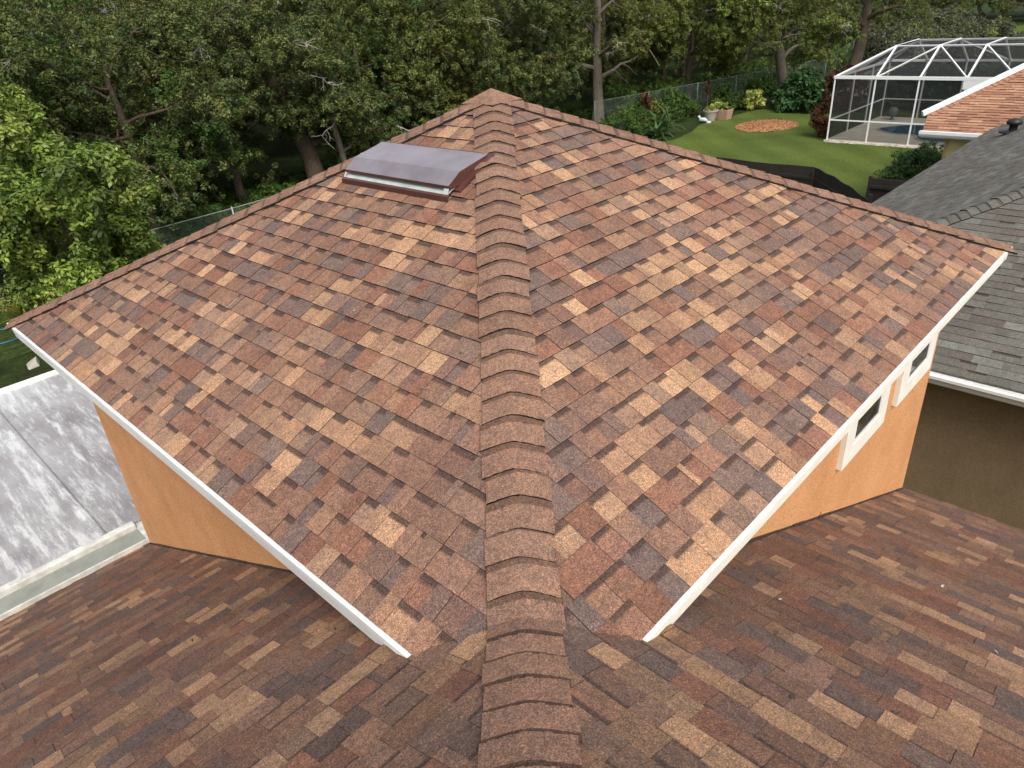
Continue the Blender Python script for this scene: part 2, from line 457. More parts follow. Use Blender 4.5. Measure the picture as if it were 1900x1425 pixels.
CAPC = [(.205, .118, .080), (.215, .125, .085), (.192, .112, .077), (.212, .126, .088), (.20, .113, .078)]
def hip_caps(name, parent, p0, p1, drop, half=.140, exp=.1425, kind='main', seed=3, flip=False, start=0., band=.55):
    """overlapping bent caps from the low end p0 up to the high end p1; drop: fall per metre sideways"""
    r = random.Random(seed); mb = MB(); p0 = Vector(p0); p1 = Vector(p1); D = p1 - p0; L = D.length; d = D / L
    w = Vector((d.x, d.y, 0)).normalized().cross(Vector((0, 0, 1))); N = w.cross(d).normalized()
    if N.z < 0: N = -N
    exp = exp; n = int(L / exp) + 1; S = 12
    def pt(s, l, h, tw=0):
        z = -(math.sqrt((drop * s) ** 2 + .00012) - .017); return p0 + d * l + w * (s + tw) + Vector((0, 0, z)) + N * h
    for i in range(n):
        l0 = start + i * exp + r.uniform(-.008, .008); l1 = min(l0 + exp + .012, L - .05)
        if l1 - l0 < .06: continue
        lbx = l1 - .012
        c = r.choice(CAPC if kind == 'main' else GREYP[:3] if kind == 'grey' else ORP[:3]); j = r.uniform(.93, 1.06); c = tuple(q * j for q in c); sk = r.uniform(-.03, .03)
        tw = r.uniform(-.008, .008); hw = half * r.uniform(.97, 1.03)
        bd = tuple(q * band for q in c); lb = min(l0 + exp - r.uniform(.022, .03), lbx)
        sag = r.uniform(.0, .006)
        for a in range(S):
            s0 = -hw + 2 * hw * a / S; s1 = -hw + 2 * hw * (a + 1) / S
            g = lambda s: sag * (1 - (s / hw) ** 2) + sk * s
            H0, HM, H1 = .0125 + r.uniform(-.002, .003), .0075, .0045
            mb.poly([pt(s0, l0 + g(s0), H0, tw), pt(s1, l0 + g(s1), H0, tw), pt(s1, lb, HM, tw), pt(s0, lb, HM, tw)], c)
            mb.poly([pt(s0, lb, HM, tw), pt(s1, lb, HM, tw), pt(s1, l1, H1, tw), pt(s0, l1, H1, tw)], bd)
            mb.poly([pt(s0, l0 + g(s0), .004, tw), pt(s1, l0 + g(s1), .004, tw), pt(s1, l0 + g(s1), H0, tw), pt(s0, l0 + g(s0), H0, tw)], EDGE)
        for s in (-hw, hw):
            mb.poly([pt(s, l0, -.004, tw), pt(s, l1, -.004, tw), pt(s, l1, H1, tw), pt(s, l0, H0, tw)], EDGE)
    return mb.build(name, SH, parent)

# ---------------------------------------------------------------- the orange house
S = 6.04; m1 = .5036; H0 = .286; m2 = .4887; W0 = .29; W1 = 5.75; EV = 5.80; TR = S / 2
house = thing('house', 'orange stucco house with a brown shingled hip tower rising from its lower roof', 'house', (3, 3, G))
cs = math.sqrt(1 + m1 * m1); LS = TR * cs
V1 = lambda x, y: (x, y, m1)
up = [(( 0, 0, 0), (0, 1, 0), (1, 0, m1)), ((0, 0, 0), (1, 0, 0), (0, 1, m1)), ((0, S, 0), (1, 0, 0), (0, -1, m1)), ((S, 0, 0), (0, 1, 0), (-1, 0, m1))]
roof = None
rmb = MB()
for a, b_ in (((0, 0), (S, 0)), ((S, 0), (S, S)), ((S, S), (0, S)), ((0, S), (0, 0))):
    rmb.poly([(a[0], a[1], -.006), (b_[0], b_[1], -.006), (TR, TR, m1 * TR - .006)], EDGE)
rmb.poly([(0, 0, -.03), (S, 0, -.03), (S, S, -.03), (0, S, -.03)], EDGE)
roof = rmb.build('roof', SH, house)
for i, (O, U, V) in enumerate(up):
    reg = [(-.0, -.015), (S, -.015), (TR, LS)]
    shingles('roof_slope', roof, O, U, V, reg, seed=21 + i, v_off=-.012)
ap = (TR, TR, m1 * TR)
dr = m1 / math.sqrt(2)
tj = H0 / (m1 + m2)
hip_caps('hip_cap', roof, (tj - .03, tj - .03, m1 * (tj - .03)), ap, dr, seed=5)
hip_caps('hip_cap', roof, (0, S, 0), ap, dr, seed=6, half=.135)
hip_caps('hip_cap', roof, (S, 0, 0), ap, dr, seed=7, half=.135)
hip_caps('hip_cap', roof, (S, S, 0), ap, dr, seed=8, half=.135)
mb = MB()
az = m1 * TR + .040; rim = []
for k in range(8):
    t0 = math.pi / 4 * k; d_ = .165 if k % 2 else .150; a_ = (TR + (d_ if math.cos(t0) > .1 else -d_ if math.cos(t0) < -.1 else 0), TR + (d_ if math.sin(t0) > .1 else -d_ if math.sin(t0) < -.1 else 0))
    rim.append((*a_, m1 * (TR - d_) + (.030 if k % 2 else .026)))
for k in range(8):
    a_, b_ = rim[k], rim[(k + 1) % 8]
    mb.poly([a_, b_, (TR, TR, az)], CAPC[1]); mb.poly([(a_[0], a_[1], a_[2] - .012), (b_[0], b_[1], b_[2] - .012), b_, a_], EDGE)
mb.build('peak_cap', SH, roof)

# lower roof: two slopes meeting on a hip that climbs towards the camera
def zl(x, y): return H0 - m2 * max(x, y)
lmb = MB()
RX = -3.0; zr = H0 - m2 * RX
lmb.poly([(EV, EV, zl(EV, EV) - .008), (2 * RX - EV, EV, zl(EV, EV) - .008), (RX, RX, zr - .008)], EDGE)
lmb.poly([(EV, EV, zl(EV, EV) - .008), (RX, RX, zr - .008), (RX, -20, zr - .008), (EV, -20, zl(EV, EV) - .008)], EDGE)
lmb.poly([(2 * RX - EV, EV, zl(EV, EV) - .008), (2 * RX - EV, -20, zl(EV, EV) - .008), (RX, -20, zr - .008), (RX, RX, zr - .008)], MIDC[0])
lower = lmb.build('lower_roof', SH, house)
c2 = math.sqrt(1 + m2 * m2)
def sl(d): return (EV - d) * c2     # slope distance from the eave
# left slope faces +Y : u runs along -X from the far eave corner, v climbs towards -Y
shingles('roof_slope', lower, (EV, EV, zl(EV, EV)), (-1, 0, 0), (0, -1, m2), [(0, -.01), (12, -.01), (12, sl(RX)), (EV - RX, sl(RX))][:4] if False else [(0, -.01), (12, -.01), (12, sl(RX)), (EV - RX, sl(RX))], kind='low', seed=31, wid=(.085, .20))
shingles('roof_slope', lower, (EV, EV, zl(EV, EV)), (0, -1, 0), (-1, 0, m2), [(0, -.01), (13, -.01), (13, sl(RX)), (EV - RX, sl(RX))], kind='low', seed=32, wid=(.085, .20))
dl = m2 / math.sqrt(2)
def hz(t): return (t, t, zl(t, t))
hip_caps('hip_cap', lower, hz(tj + .02), hz(RX), dl, seed=9, half=.138, exp=.136, band=.36)  # darker cap bands also paint in the soft shadow at each butt

lt = MB(); rl = random.Random(99)
for k in range(44):
    if k % 2: x, y = rl.uniform(-1.2, 1.2), rl.uniform(.2, 3.2)
    else: x, y = rl.uniform(.2, 3.6), rl.uniform(-1.8, .2)
    if k % 5 == 0: x = rl.uniform(.8, 3); y = rl.uniform(.4, 2.8)
    z = max(zl(x, y), (m1 * min(x, y)) if min(x, y) > 0 and x + y > .7 else -9) + .014; a = rl.uniform(0, 6.28); l = rl.uniform(.006, .018); w = l * rl.uniform(.25, .6)
    c = (.42, .40, .36) if rl.random() < .15 else (.05, .032, .02)
    ca, sa = math.cos(a), math.sin(a)
    lt.poly([(x - l * ca, y - l * sa, z), (x + w * sa, y - w * ca, z + .003), (x + l * ca, y + l * sa, z + .001), (x - w * sa, y + w * ca, z + .004)], c)
lo = lt.build('leaf_litter', ATT); lo['kind'] = 'stuff'

# fascia, drip edge and soffit
F0 = H0 / m2 - .02
wh = MB()
def fascia_run(mb, axis, s0, s1, flip=1, o=0.0):
    # drip edge lip, then the fascia board below it, tapering to the roof at its buried end
    def T(s, d, z): return (d, s, z) if axis == 'y' else (s, d, z)
    if flip < 0:
        T0 = T; T = lambda s, d, z: T0(s, S - d, z)
    prof = [(-.034, -.003), (-.034, -.032), (-.014, -.037), (-.010, -.112 - o), (.018, -.114 - o), (.02, -.012)]
    A = [T(s0 + (.09 if d[1] < -.1 else 0) * (1 if s0 > 0.1 else 0), d[0], d[1]) for d in prof]; B = [T(s1, d[0], d[1]) for d in prof]
    mb.poly(A); mb.poly(B[::-1])
    for i in range(len(A)):
        j = (i + 1) % len(A); mb.poly([A[i], A[j], B[j], B[i]])
fl = MB(); fascia_run(fl, 'y', F0, S + .012, 1, .022); fl.build('fascia', WHITE, house)
fr = MB(); fascia_run(fr, 'x', F0, S + .012); fr.build('fascia', TRIMW, house)  # cream here puts the warm sunlight on this side into the colour
fb = MB(); fascia_run(fb, 'y', -.012, S + .012, -1); fb.build('fascia', WHITE, house)
fc = MB(); fascia_run(fc, 'x', -.012, S + .012, -1); fc.build('fascia', WHITE, house)
sf = MB()
sf.box((.02, .60, -.118), (W0, S - .02, -.112)); sf.box((.60, .02, -.118), (S - .02, W0, -.112))
sf.box((W1, W0, -.118), (S - .02, S - .02, -.112)); sf.box((W0, W1, -.118), (W1, S - .02, -.112))
sf.build('soffit', TRIMW, house)
eb = MB()
for a, b_ in (((-.034, .60), (-.034, S + .02)), ((.60, -.034), (S + .02, -.034))):
    eb.poly([(a[0], a[1], -.004), (b_[0], b_[1], -.004), (b_[0] + (.04 if a[0] < 0 else 0), b_[1] + (.04 if a[1] < 0 else 0), -.001), (a[0] + (.04 if a[0] < 0 else 0), a[1] + (.04 if a[1] < 0 else 0), -.001)])
eb.build('drip_edge', WHITE, house)
# walls
wl = MB(); wl.box((W0, W0, G), (W1, W1, .02)); wl.build('wall', ORANGE, house)
lw = MB(); lw.box((-11.4, -19.6, G), (W1 - .02, W1 - .02, zl(EV, EV) - .14)); lw.build('lower_wall', ORANGE, house)
le = MB()
ze = zl(EV, EV)
le.box((-11.8, EV - .02, ze - .15), (W0 + .0, EV, ze - .012)); le.box((EV - .02, -20, ze - .15), (EV, W0, ze - .012))
le.build('eave_board', TRIMW, house)
# crack in the right-hand wall
ck = MB(); pts = [(3.36, -1.30), (3.31, -1.37), (3.30, -1.43), (3.22, -1.50), (3.21, -1.57), (3.16, -1.62), (3.15, -1.70)]
for (xa, za), (xb, zb) in zip(pts, pts[1:]): ck.bar((xa, W0 - .001, za), (xb, W0 - .001, zb), .006, .003, (.10, .05, .025))
ck.build('wall_crack', ATT, house)
# windows with broad plaster surrounds
def window(x0, x1, gx0, gx1, zb, gz0, gz1):
    ty = .250; yb = W0 + .01
    mb = MB(); zt = -.119
    mb.box((x0, ty, zb), (gx0 - .02, yb, zt)); mb.box((gx1 + .02, ty, zb), (x1, yb, zt))
    mb.box((gx0 - .02, ty, zb), (gx1 + .02, yb, gz0 - .02)); mb.box((gx0 - .02, ty, gz1 + .02), (gx1 + .02, yb, zt))
    f = mb.build('window', TRIMW, house, bevel=.003)
    fr = MB(); y0 = .255; y1 = W0
    fr.box((gx0 - .02, y0, gz0 - .02), (gx0 + .008, y1, gz1 + .02)); fr.box((gx1 - .008, y0, gz0 - .02), (gx1 + .02, y1, gz1 + .02))
    fr.box((gx0 + .008, y0, gz0 - .02), (gx1 - .008, y1, gz0 + .008)); fr.box((gx0 + .008, y0, gz1 - .008), (gx1 - .008, y1, gz1 + .02))
    fr.build('window_frame', WHITE, f)
    ir = MB(); a, b_, c, d_ = gx0 + .008, gx1 - .008, gz0 + .008, gz1 - .008; t = .012
    ir.box((a, .260, c), (a + t, .27, d_), (.09, .09, .085)); ir.box((b_ - t, .260, c), (b_, .27, d_), (.09, .09, .085)); ir.box((a + t, .260, c), (b_ - t, .27, c + t), (.09, .09, .085))
    ir.build('gasket', ATT, f)
    pn = MB(); pn.box((gx0 + .004, .264, gz0 + .004), (gx1 - .004, .270, gz1 - .004)); pn.build('pane', GLASS, f)
window(3.53, 4.37, 3.71, 4.20, -1.02, -.86, -.55)
window(4.66, 5.51, 4.86, 5.33, -1.02, -.85, -.55)

# dark unsealed gap where the walls meet the lower roof
gp = MB(); gp2 = MB(); rg = random.Random(4)
q = .62
while q < W1 - .05:
    q2 = min(q + rg.uniform(.12, .3), W1); w = rg.uniform(.010, .022)
    gp.bar((W0 - .004, q, zl(W0, q) + .014), (W0 - .004, q2, zl(W0, q2) + .014), w, w, (.035, .024, .017))
    w = rg.uniform(.010, .022)
    gp2.bar((q, W0 - .004, zl(q, W0) + .014), (q2, W0 - .004, zl(q2, W0) + .014), w, w, (.035, .024, .017)); q = q2
gp.build('wall_joint', ATT, house); gp2.build('wall_joint', ATT, house)

# roof vents
def roof_vent(O, U, V, W, label=None):
    O = Vector(O); U = Vector(U).normalized(); V = Vector(V).normalized(); N = U.cross(V)
    if N.z < 0: N = -N
    P = lambda u, v, h: O + U * u + V * v + N * h
    base = MB()
    q = [(-.05, -.02), (W + .03, -.02), (W + .03, .36), (-.05, .36)]
    base.poly([P(u, v, .017) for u, v in q]); 
    for i in range(4):
        a, b = q[i], q[(i + 1) % 4]; base.poly([P(*a, 0), P(*b, 0), P(*b, .017), P(*a, .017)])
    f = base.build('roof_vent', BROWN, house)
    # sloping hood: rises from the top flange, breaks, then dips to a front lip
    hd = MB(); pr = [(.350, .019), (.325, .024), (.085, .084), (.08, .084), (-.045, .070)]
    for (a, ha), (b, hb) in zip(pr, pr[1:]): hd.poly([P(0, a, ha), P(W, a, ha), P(W, b, hb), P(0, b, hb)])
    for (a, ha), (b, hb) in zip(pr, pr[1:]): hd.poly([P(0, a, ha - .004), P(W, a, ha - .004), P(W, b, hb - .004), P(0, b, hb - .004)])
    hl = MB(); hl.poly([P(-.002, -.046, .071), P(W + .002, -.046, .071), P(W + .002, -.050, .050), P(-.002, -.050, .050)])
    hl.build('hood_lip', BROWN, f)
    hd.build('hood', HOOD, f)
    for u in (-.001, W + .001):
        sdm = MB(); sdm.poly([P(u, .350, .019), P(u, .325, .024), P(u, .08, .084), P(u, -.046, .071), P(u, -.050, .051), P(u, .03, .018), P(u, .33, .018)])
        sdm.build('hood_side', BROWN, f)
    gv = MB()
    gv.poly([P(.0, .03, .028), P(W, .03, .028), P(W - .0, -.085, .028), P(.0, -.085, .028)])
    gv.poly([P(.03, .03, .028), P(W - .03, .03, .028), P(W - .03, .03, .062), P(.03, .03, .062)])
    for u0, u1 in ((0, .05), (W - .02, W + .003)):
        gv.poly([P(u0, -.052, .052), P(u1, -.052, .052), P(u1, -.09, .028), P(u0, -.09, .028)])
    gv.build('inner_baffle', GALV, f)
    lp = MB(); lp.poly([P(-.02, -.085, .032), P(W + .01, -.085, .032), P(W + .01, -.105, .031), P(-.02, -.105, .031)])
    lp.poly([P(-.02, -.105, .031), P(W + .01, -.105, .031), P(W + .01, -.120, .003), P(-.02, -.120, .003)])
    lp.build('front_lip', BROWN, f)
    return f
xv = 2.098
roof_vent((xv, 2.47, m1 * xv + .008), (0, 1, 0), (1, 0, m1), 1.16)
xv2 = S - 2.10
roof_vent((xv2 + .33, 3.55, m1 * (S - xv2 - .33) + .008), (0, -1, 0), (-1, 0, m1), 1.12)

# ---------------------------------------------------------------- flat patio roof on the left
patio = thing('patio_roof', 'flat grey-white patio roof, stained and weathered, beside the orange tower', 'patio roof', (-1, 8.5, G))
PZ = -2.47
mb = MB(); mb.box((-7, 6.18, PZ - .08), (5.6, 10.95, PZ)); mb.build('roof_panel', FOIL, patio)
mb = MB()
for sx in (-4.88, -3.66, -2.44, -1.22, 0.0, 1.22, 2.44, 3.66):
    mb.hexa([(sx - .045, 6.2, PZ), (sx + .045, 6.2, PZ), (sx + .045, 10.93, PZ), (sx - .045, 10.93, PZ), (sx - .02, 6.2, PZ + .022), (sx + .02, 6.2, PZ + .022), (sx + .02, 10.93, PZ + .022), (sx - .02, 10.93, PZ + .022)])
mb.build('panel_seam', FOIL, patio)
mb = MB(); mb.box((-7, 10.95, PZ - .12), (5.6, 11.0, PZ + .035)); mb.box((-7, 11.0, PZ - .10), (5.6, 11.10, PZ - .02)); mb.box((-7, 11.10, PZ - .14), (5.6, 11.13, PZ + .02)); mb.build('edge_trim', WHITE, patio)
COPE = simple('weathered_cream_edging', (.62, .62, .57), .7, nz=(7, .6, 1.12), bmp=(40, .3, .01))
mb = MB(); mb.box((-7, 6.09, PZ - .06), (W0 + .0, 6.18, PZ + .03)); mb.build('edge_flashing', COPE, patio, bevel=.008)
GUT = simple('dull_green_grey_gutter', (.235, .25, .215), .6, nz=(4, .75, 1.15), bmp=(30, .2, .008))
mb = MB(); mb.box((-7, 5.825, PZ - .12), (W0, 6.09, PZ - .035)); mb.build('gutter', GUT, patio, bevel=.004)
mb = MB(); mb.box((-7, 5.803, PZ - .1), (W0, 5.822, PZ - .018)); mb.build('gutter_lip', COPE, patio)
for px in (-4.5, -1.5, 1.5, 4.5):
    mb = MB(); mb.box((px - .04, 10.8, G), (px + .04, 10.88, PZ - .08)); mb.build('post', WHITE, patio)
# second stretch of the gutter behind the tower keeps the panel joined to the wall
mb = MB(); mb.box((W0, W1 + .002, PZ - .12), (5.6, 6.18, PZ - .03)); mb.build('wall_plate', COPE, patio)

# ---------------------------------------------------------------- grey neighbour house
gx, gy, gz, gm = 8.52, 4.25, -2.5, .47
grey = thing('house', 'taupe brown house with grey shingle roof and white gutter at the right', 'house', (16, -4, G))
GW = 22.0; GY = -16.0; gr = 8.0
mb = MB()
zz = lambda d: gz + gm * d
mb.poly([(gx, gy, gz - .01), (gx + gr, gy - gr, zz(gr) - .01), (gx + gr, GY, zz(gr) - .01), (gx, GY, gz - .01)], EDGE)
mb.poly([(gx, gy, gz - .01), (gx + GW, gy, gz - .01), (gx + GW - gr, gy - gr, zz(gr) - .01), (gx + gr, gy - gr, zz(gr) - .01)], EDGE)
mb.poly([(gx + GW, gy, gz - .01), (gx + GW, GY, gz - .01), (gx + GW - gr, GY, zz(gr) - .01), (gx + GW - gr, gy - gr, zz(gr) - .01)], GREYP[0])
mb.poly([(gx + gr, gy - gr, zz(gr) - .01), (gx + GW - gr, gy - gr, zz(gr) - .01), (gx + GW - gr, GY, zz(gr) - .01), (gx + gr, GY, zz(gr) - .01)], GREYP[0])
gro = mb.build('roof', SH, grey)
gc = math.sqrt(1 + gm * gm)
shingles('roof_slope', gro, (gx, gy, gz), (0, -1, 0), (1, 0, gm), [(0, -.01), (12, -.01), (12, gr * gc), (gr, gr * gc)], 'grey', seed=41, wid=(.16, .42))
shingles('roof_slope', gro, (gx, gy, gz), (1, 0, 0), (0, -1, gm), [(0, -.01), (GW, -.01), (GW - gr, gr * gc), (gr, gr * gc)], 'grey', seed=42, wid=(.16, .42))
hip_caps('hip_cap', gro, (gx, gy, gz), (gx + gr, gy - gr, zz(gr)), gm / math.sqrt(2), kind='grey', seed=12, half=.16, exp=.15)
mb = MB(); mb.box((gx + .42, GY + .4, G), (gx + GW - .42, gy - .42, gz - .16)); mb.build('wall', TAUPE, grey)
mb = MB()
mb.prism([(gx - .13, GY, gz - .02), (gx - .115, GY, gz - .025), (gx - .11, GY, gz - .05), (gx - .02, GY, gz - .05), (gx - .02, GY, gz - .02), (gx - .005, GY, gz - .02), (gx - .005, GY, gz - .15), (gx - .075, GY, gz - .15), (gx - .10, GY, gz - .09), (gx - .13, GY, gz - .06)], (0, gy - GY + .1, 0))
mb.build('gutter', WHITE, grey)
mb = MB(); mb.box((gx - .004, GY, gz - .19), (gx + .02, gy, gz - .02)); mb.box((gx + .02, gy - .02, gz - .19), (gx + GW, gy + .004, gz - .02)); mb.box((gx + .02, GY, gz - .17), (gx + .42, gy - .02, gz - .162)); mb.box((gx + .42, gy - .42, gz - .17), (gx + GW, gy - .02, gz - .162)); mb.build('fascia', WHITE, grey)
mb = MB(); vx, vy = 22.4, 3.05; vz = gz + gm * (gy - vy)
mb.lathe((vx, vy, vz - .05), [(.12, 0), (.11, .04), (.10, .09), (.10, .24), (.17, .25), (.19, .31), (.15, .37), (.06, .40), (0, .405)], 16)
mb.lathe((vx, vy, vz - .03), [(.0, .0), (.32, .02), (.32, .05), (.1, .08)], 12)
mb.build('vent_pipe', BLACKP, grey, smooth=True)

# ---------------------------------------------------------------- yellow house with orange shingles
yel = thing('house', 'pale yellow house with orange-brown shingles by the screened pool', 'house', (31, 0, G))
ox, oz, om = 25.55, -2.6, .42
oc = math.sqrt(1 + om * om)
edge = [(25.55, 6.08), (26.45, 6.25), (29.09, 4.34), (33.5, 1.15)]
reg = [(6.08 - y if False else -(y - 6.3), (x - ox) * oc) for x, y in edge]
reg = [(-(6.08 - 6.3), 0), (20, 0), (20, (33.5 - ox) * oc)] + [(-(y - 6.3), (x - ox) * oc) for x, y in edge[::-1][:-1]]
shr = MB(); shr.poly([(ox, 6.08, oz - .01), (26.45, 6.25, oz + om * .9 - .01), (33.5, 1.15, oz + om * 7.95 - .01), (33.5, -13.7, oz + om * 7.95 - .01), (ox, -13.7, oz - .01)], EDGE)
shr.poly([(33.5, 1.15, oz + om * 7.95 - .01), (33.5, -13.7, oz + om * 7.95 - .01), (41.5, -13.7, oz - .01), (41.5, 6.0, oz - .01), (36.2, 4.2, oz - .01)], ORP[0])
orf = shr.build('roof', SH, yel)
shingles('roof_slope', orf, (ox, 6.3, oz), (0, -1, 0), (1, 0, om), reg, 'orange', seed=51, exp=.15, h0=.012, h1=.02, wid=(.2, .6))
hip_caps('hip_cap', orf, (26.45, 6.2, oz + om * .9 + .0), (33.5, 1.10, oz + om * 7.95), .30, kind='orange', seed=13, half=.17, exp=.2)
mb = MB(); mb.bar((26.38, 6.40, oz + om * .9 + .02), (33.5, 1.28, oz + om * 7.95 + .02), .09, .16); mb.build('rake_trim', CAGEW, yel)
mb = MB(); mb.prism([(ox - .14, 6.14, oz + .02), (ox - .14, 6.14, oz - .07), (ox - .10, 6.14, oz - .15), (ox - .005, 6.14, oz - .15), (ox - .005, 6.14, oz + .02)], (0, -19.8, 0)); mb.box((ox - .004, -13.7, oz - .2), (ox + .03, 6.12, oz - .01)); mb.build('gutter', CAGEW, yel)
mb = MB(); mb.prism([(26.0, 5.45, G), (26.0, -13.5, G), (41, -13.5, G), (41, 3.0, G), (30.5, 3.0, G), (27.2, 5.45, G)], (0, 0, 2.42)); mb.build('wall', YELLOW, yel)
mb = MB(); mb.poly([(27.2, 5.44, oz - .18), (30.5, 2.99, oz - .18), (33.4, .99, oz - .18), (33.4, .99, oz + om * 7.7), (26.6, 5.80, oz + om * .8)]); mb.build('gable_wall', YELLOW, yel)
mb = MB(); mb.box((25.93, 3.1, oz - 1.6), (25.99, 4.75, oz - .45)); wd = mb.build('window', CAGEW, yel)
mb = MB(); mb.box((25.915, 3.2, oz - 1.5), (25.925, 4.65, oz - .55)); mb.build('pane', GLASS, wd)
mb = MB(); mb.tube([(25.97, 5.42, G), (25.97, 5.42, oz - .3), (25.8, 5.5, oz - .2), (25.55, 5.6, oz - .14)], .045, 8); mb.build('downspout', YELLOW, yel, smooth=True)
mb = MB(); mb.lathe((29.5, 2.9, oz + om * 3.95 - .02), [(.14, 0), (.12, .05), (.08, .09), (.08, .2), (0, .2)], 12); mb.build('vent_pipe', simple('brown_vent', (.10, .055, .035), .7), yel, smooth=True)

# ---------------------------------------------------------------- screened pool cage
cage = thing('pool_cage', 'white framed screen enclosure over the swimming pool', 'pool enclosure', (39.7, 7.6, G))
cx0, cx1, cx2, cx3 = 36.1, 38.2, 41.3, 43.4
cy0 = 13.15; bay = 1.86; ys = [cy0 - bay * i for i in range(8)]; zt, zp, zc = -2.27, -1.14, -4.2
def cbar(name, p, q, w=.07, h=None):
    mb = MB(); mb.bar(p, q, w, h); return mb.build(name, CAGEW, cage)
for y in ys:
    cbar('post', (cx0, y, G), (cx0, y, zt), .06, .06)
    cbar('post', (cx3, y, G), (cx3, y, zt), .07, .09)
for x in (38.55, 41.0): cbar('post', (x, cy0, G), (x, cy0, zt), .07, .10)
yl = ys[-1]
cbar('eave_beam', (cx0, cy0 + .05, zt), (cx0, yl, zt), .10, .14); cbar('eave_beam', (cx3, cy0, zt), (cx3, yl, zt), .08, .11); cbar('eave_beam', (cx0, cy0, zt), (cx3, cy0, zt), .08, .11)
cbar('chair_rail', (cx0, cy0, zc), (cx0, yl, zc), .05, .06); cbar('chair_rail', (cx3, cy0, zc), (cx3, yl, zc), .05, .06); cbar('chair_rail', (cx0, cy0, zc), (cx3, cy0, zc), .05, .06)
cbar('ridge_purlin', (cx1, ys[1], zp), (cx1, yl, zp), .06, .08); cbar('ridge_purlin', (cx2, ys[1], zp), (cx2, yl, zp), .06, .08)
cbar('ridge_purlin', (cx1, ys[1], zp), (cx2, ys[1], zp), .06, .08)
for i, y in enumerate(ys[1:]):
    cbar('rafter', (cx0, y, zt), (cx1, y, zp), .07, .12); cbar('rafter', (cx2, y, zp), (cx3, y, zt), .07, .10)
    cbar('rafter', (cx1, y, zp), (cx2, y, zp + .03), .06, .08)
cbar('rafter', (cx0, cy0, zt), (cx1, ys[1], zp), .07, .12); cbar('rafter', (cx3, cy0, zt), (cx2, ys[1], zp), .07, .10)
cbar('rafter', (38.55, cy0, zt), (cx1, ys[1], zp), .05, .07); cbar('rafter', (41.0, cy0, zt), (cx2, ys[1], zp), .05, .07)
cbar('brace', (cx0, ys[1], zt), (cx1, ys[2], zp), .05, .07); cbar('brace', (cx1, ys[2], zp), (cx0, ys[3], zt), .05, .07); cbar('brace', (cx1, ys[3], zp), (cx0, ys[4], zt), .05, .07)
cbar('brace', (cx2, ys[2], zp), (cx3, ys[1], zt), .05, .07); cbar('brace', (cx2, ys[2], zp), (cx3, ys[3], zt), .05, .07)
mb = MB(); mb.box((cx0 - .05, ys[4] - .2, zt - .42), (cx0 + .02, ys[3] + .1, zt - .08)); mb.build('door_header', CAGEW, cage)
def panel(pts):
    mb = MB(); mb.poly(pts); mb.build('screen_panel', SCREEN, cage)
for i in range(7):
    a, b = ys[i], ys[i + 1]
    panel([(cx0 + .01, a, G + .1), (cx0 + .01, b, G + .1), (cx0 + .01, b, zt), (cx0 + .01, a, zt)])
    panel([(cx3 - .01, a, G + .1), (cx3 - .01, b, G + .1), (cx3 - .01, b, zt), (cx3 - .01, a, zt)])
    if i:
        panel([(cx0, a, zt + .02), (cx0, b, zt + .02), (cx1, b, zp + .02), (cx1, a, zp + .02)])
        panel([(cx2, a, zp + .02), (cx2, b, zp + .02), (cx3, b, zt + .02), (cx3, a, zt + .02)])
        panel([(cx1, a, zp + .03), (cx1, b, zp + .03), (cx2, b, zp + .03), (cx2, a, zp + .03)])
for a, b in ((cx0, 38.55), (38.55, 41.0), (41.0, cx3)):
    panel([(a, cy0 - .01, G + .1), (b, cy0 - .01, G + .1), (b, cy0 - .01, zt), (a, cy0 - .01, zt)])
panel([(cx0, cy0, zt + .02), (cx1, ys[1], zp + .02), (cx0, ys[1], zt + .02)])
panel([(cx0, cy0, zt + .02), (cx3, cy0, zt + .02), (cx2, ys[1], zp + .02), (cx1, ys[1], zp + .02)])
mb = MB(); mb.box((cx0 - .12, yl, G - .1), (cx3 + .1, cy0 + .12, G + .055)); dk = mb.build('pool_deck', DECK); struct(dk)
pool = smooth_poly([(39.6, 12.0), (38.6, 10.9), (38.5, 9.9), (37.4, 9.3), (37.2, 7.5), (37.4, 4.0), (42.0, 4.0), (42.3, 8), (41.6, 10.4), (40.6, 11.6)], 5)
sheet('pool_water', pool, G + .064, WATER)
mb = MB()
for i in range(len(pool)):
    a = pool[i]; b = pool[(i + 1) % len(pool)]; mb.bar((*a, G + .06), (*b, G + .06), .12, .05)
cp = mb.build('pool_coping', simple('pool_coping_stone', (.40, .38, .33), .8)); struct(cp)
mb = MB(); mb.lathe((42.6, 12.3, G + .06), [(0, 0), (.12, 0), (.13, .04), (.07, .08), (.07, .14), (.2, .24), (.26, .38), (.24, .52), (.14, .62), (0, .65)], 20)
tag(mb.build('garden_urn', simple('pale_blue_grey_glaze', (.12, .14, .15), .5), smooth=True), 'pale round object standing inside the left corner of the screened pool enclosure', 'garden urn')
mb = MB()
for i in range(60):
    x = cx0 - .20 + rnd.uniform(-.04, .04); y = cy0 - i * .145 + rnd.uniform(-.04, .04); a = rnd.uniform(.07, .13); b_ = rnd.uniform(.06, .12); h = rnd.uniform(.05, .10); c = rnd.choice([(.42, .38, .32), (.5, .45, .38), (.34, .30, .25)])
    mb.hexa([(x - a, y - b_, G), (x + a, y - b_, G), (x + a, y + b_, G), (x - a, y + b_, G), (x - a * .6, y - b_ * .7, G + h), (x + a * .7, y - b_ * .6, G + h * .9), (x + a * .6, y + b_ * .7, G + h), (x - a * .7, y + b_ * .6, G + h * .8)], c)
tag(mb.build('stone_edging', ATT), 'pale stone edging along the foot of the pool enclosure', 'stone edging')

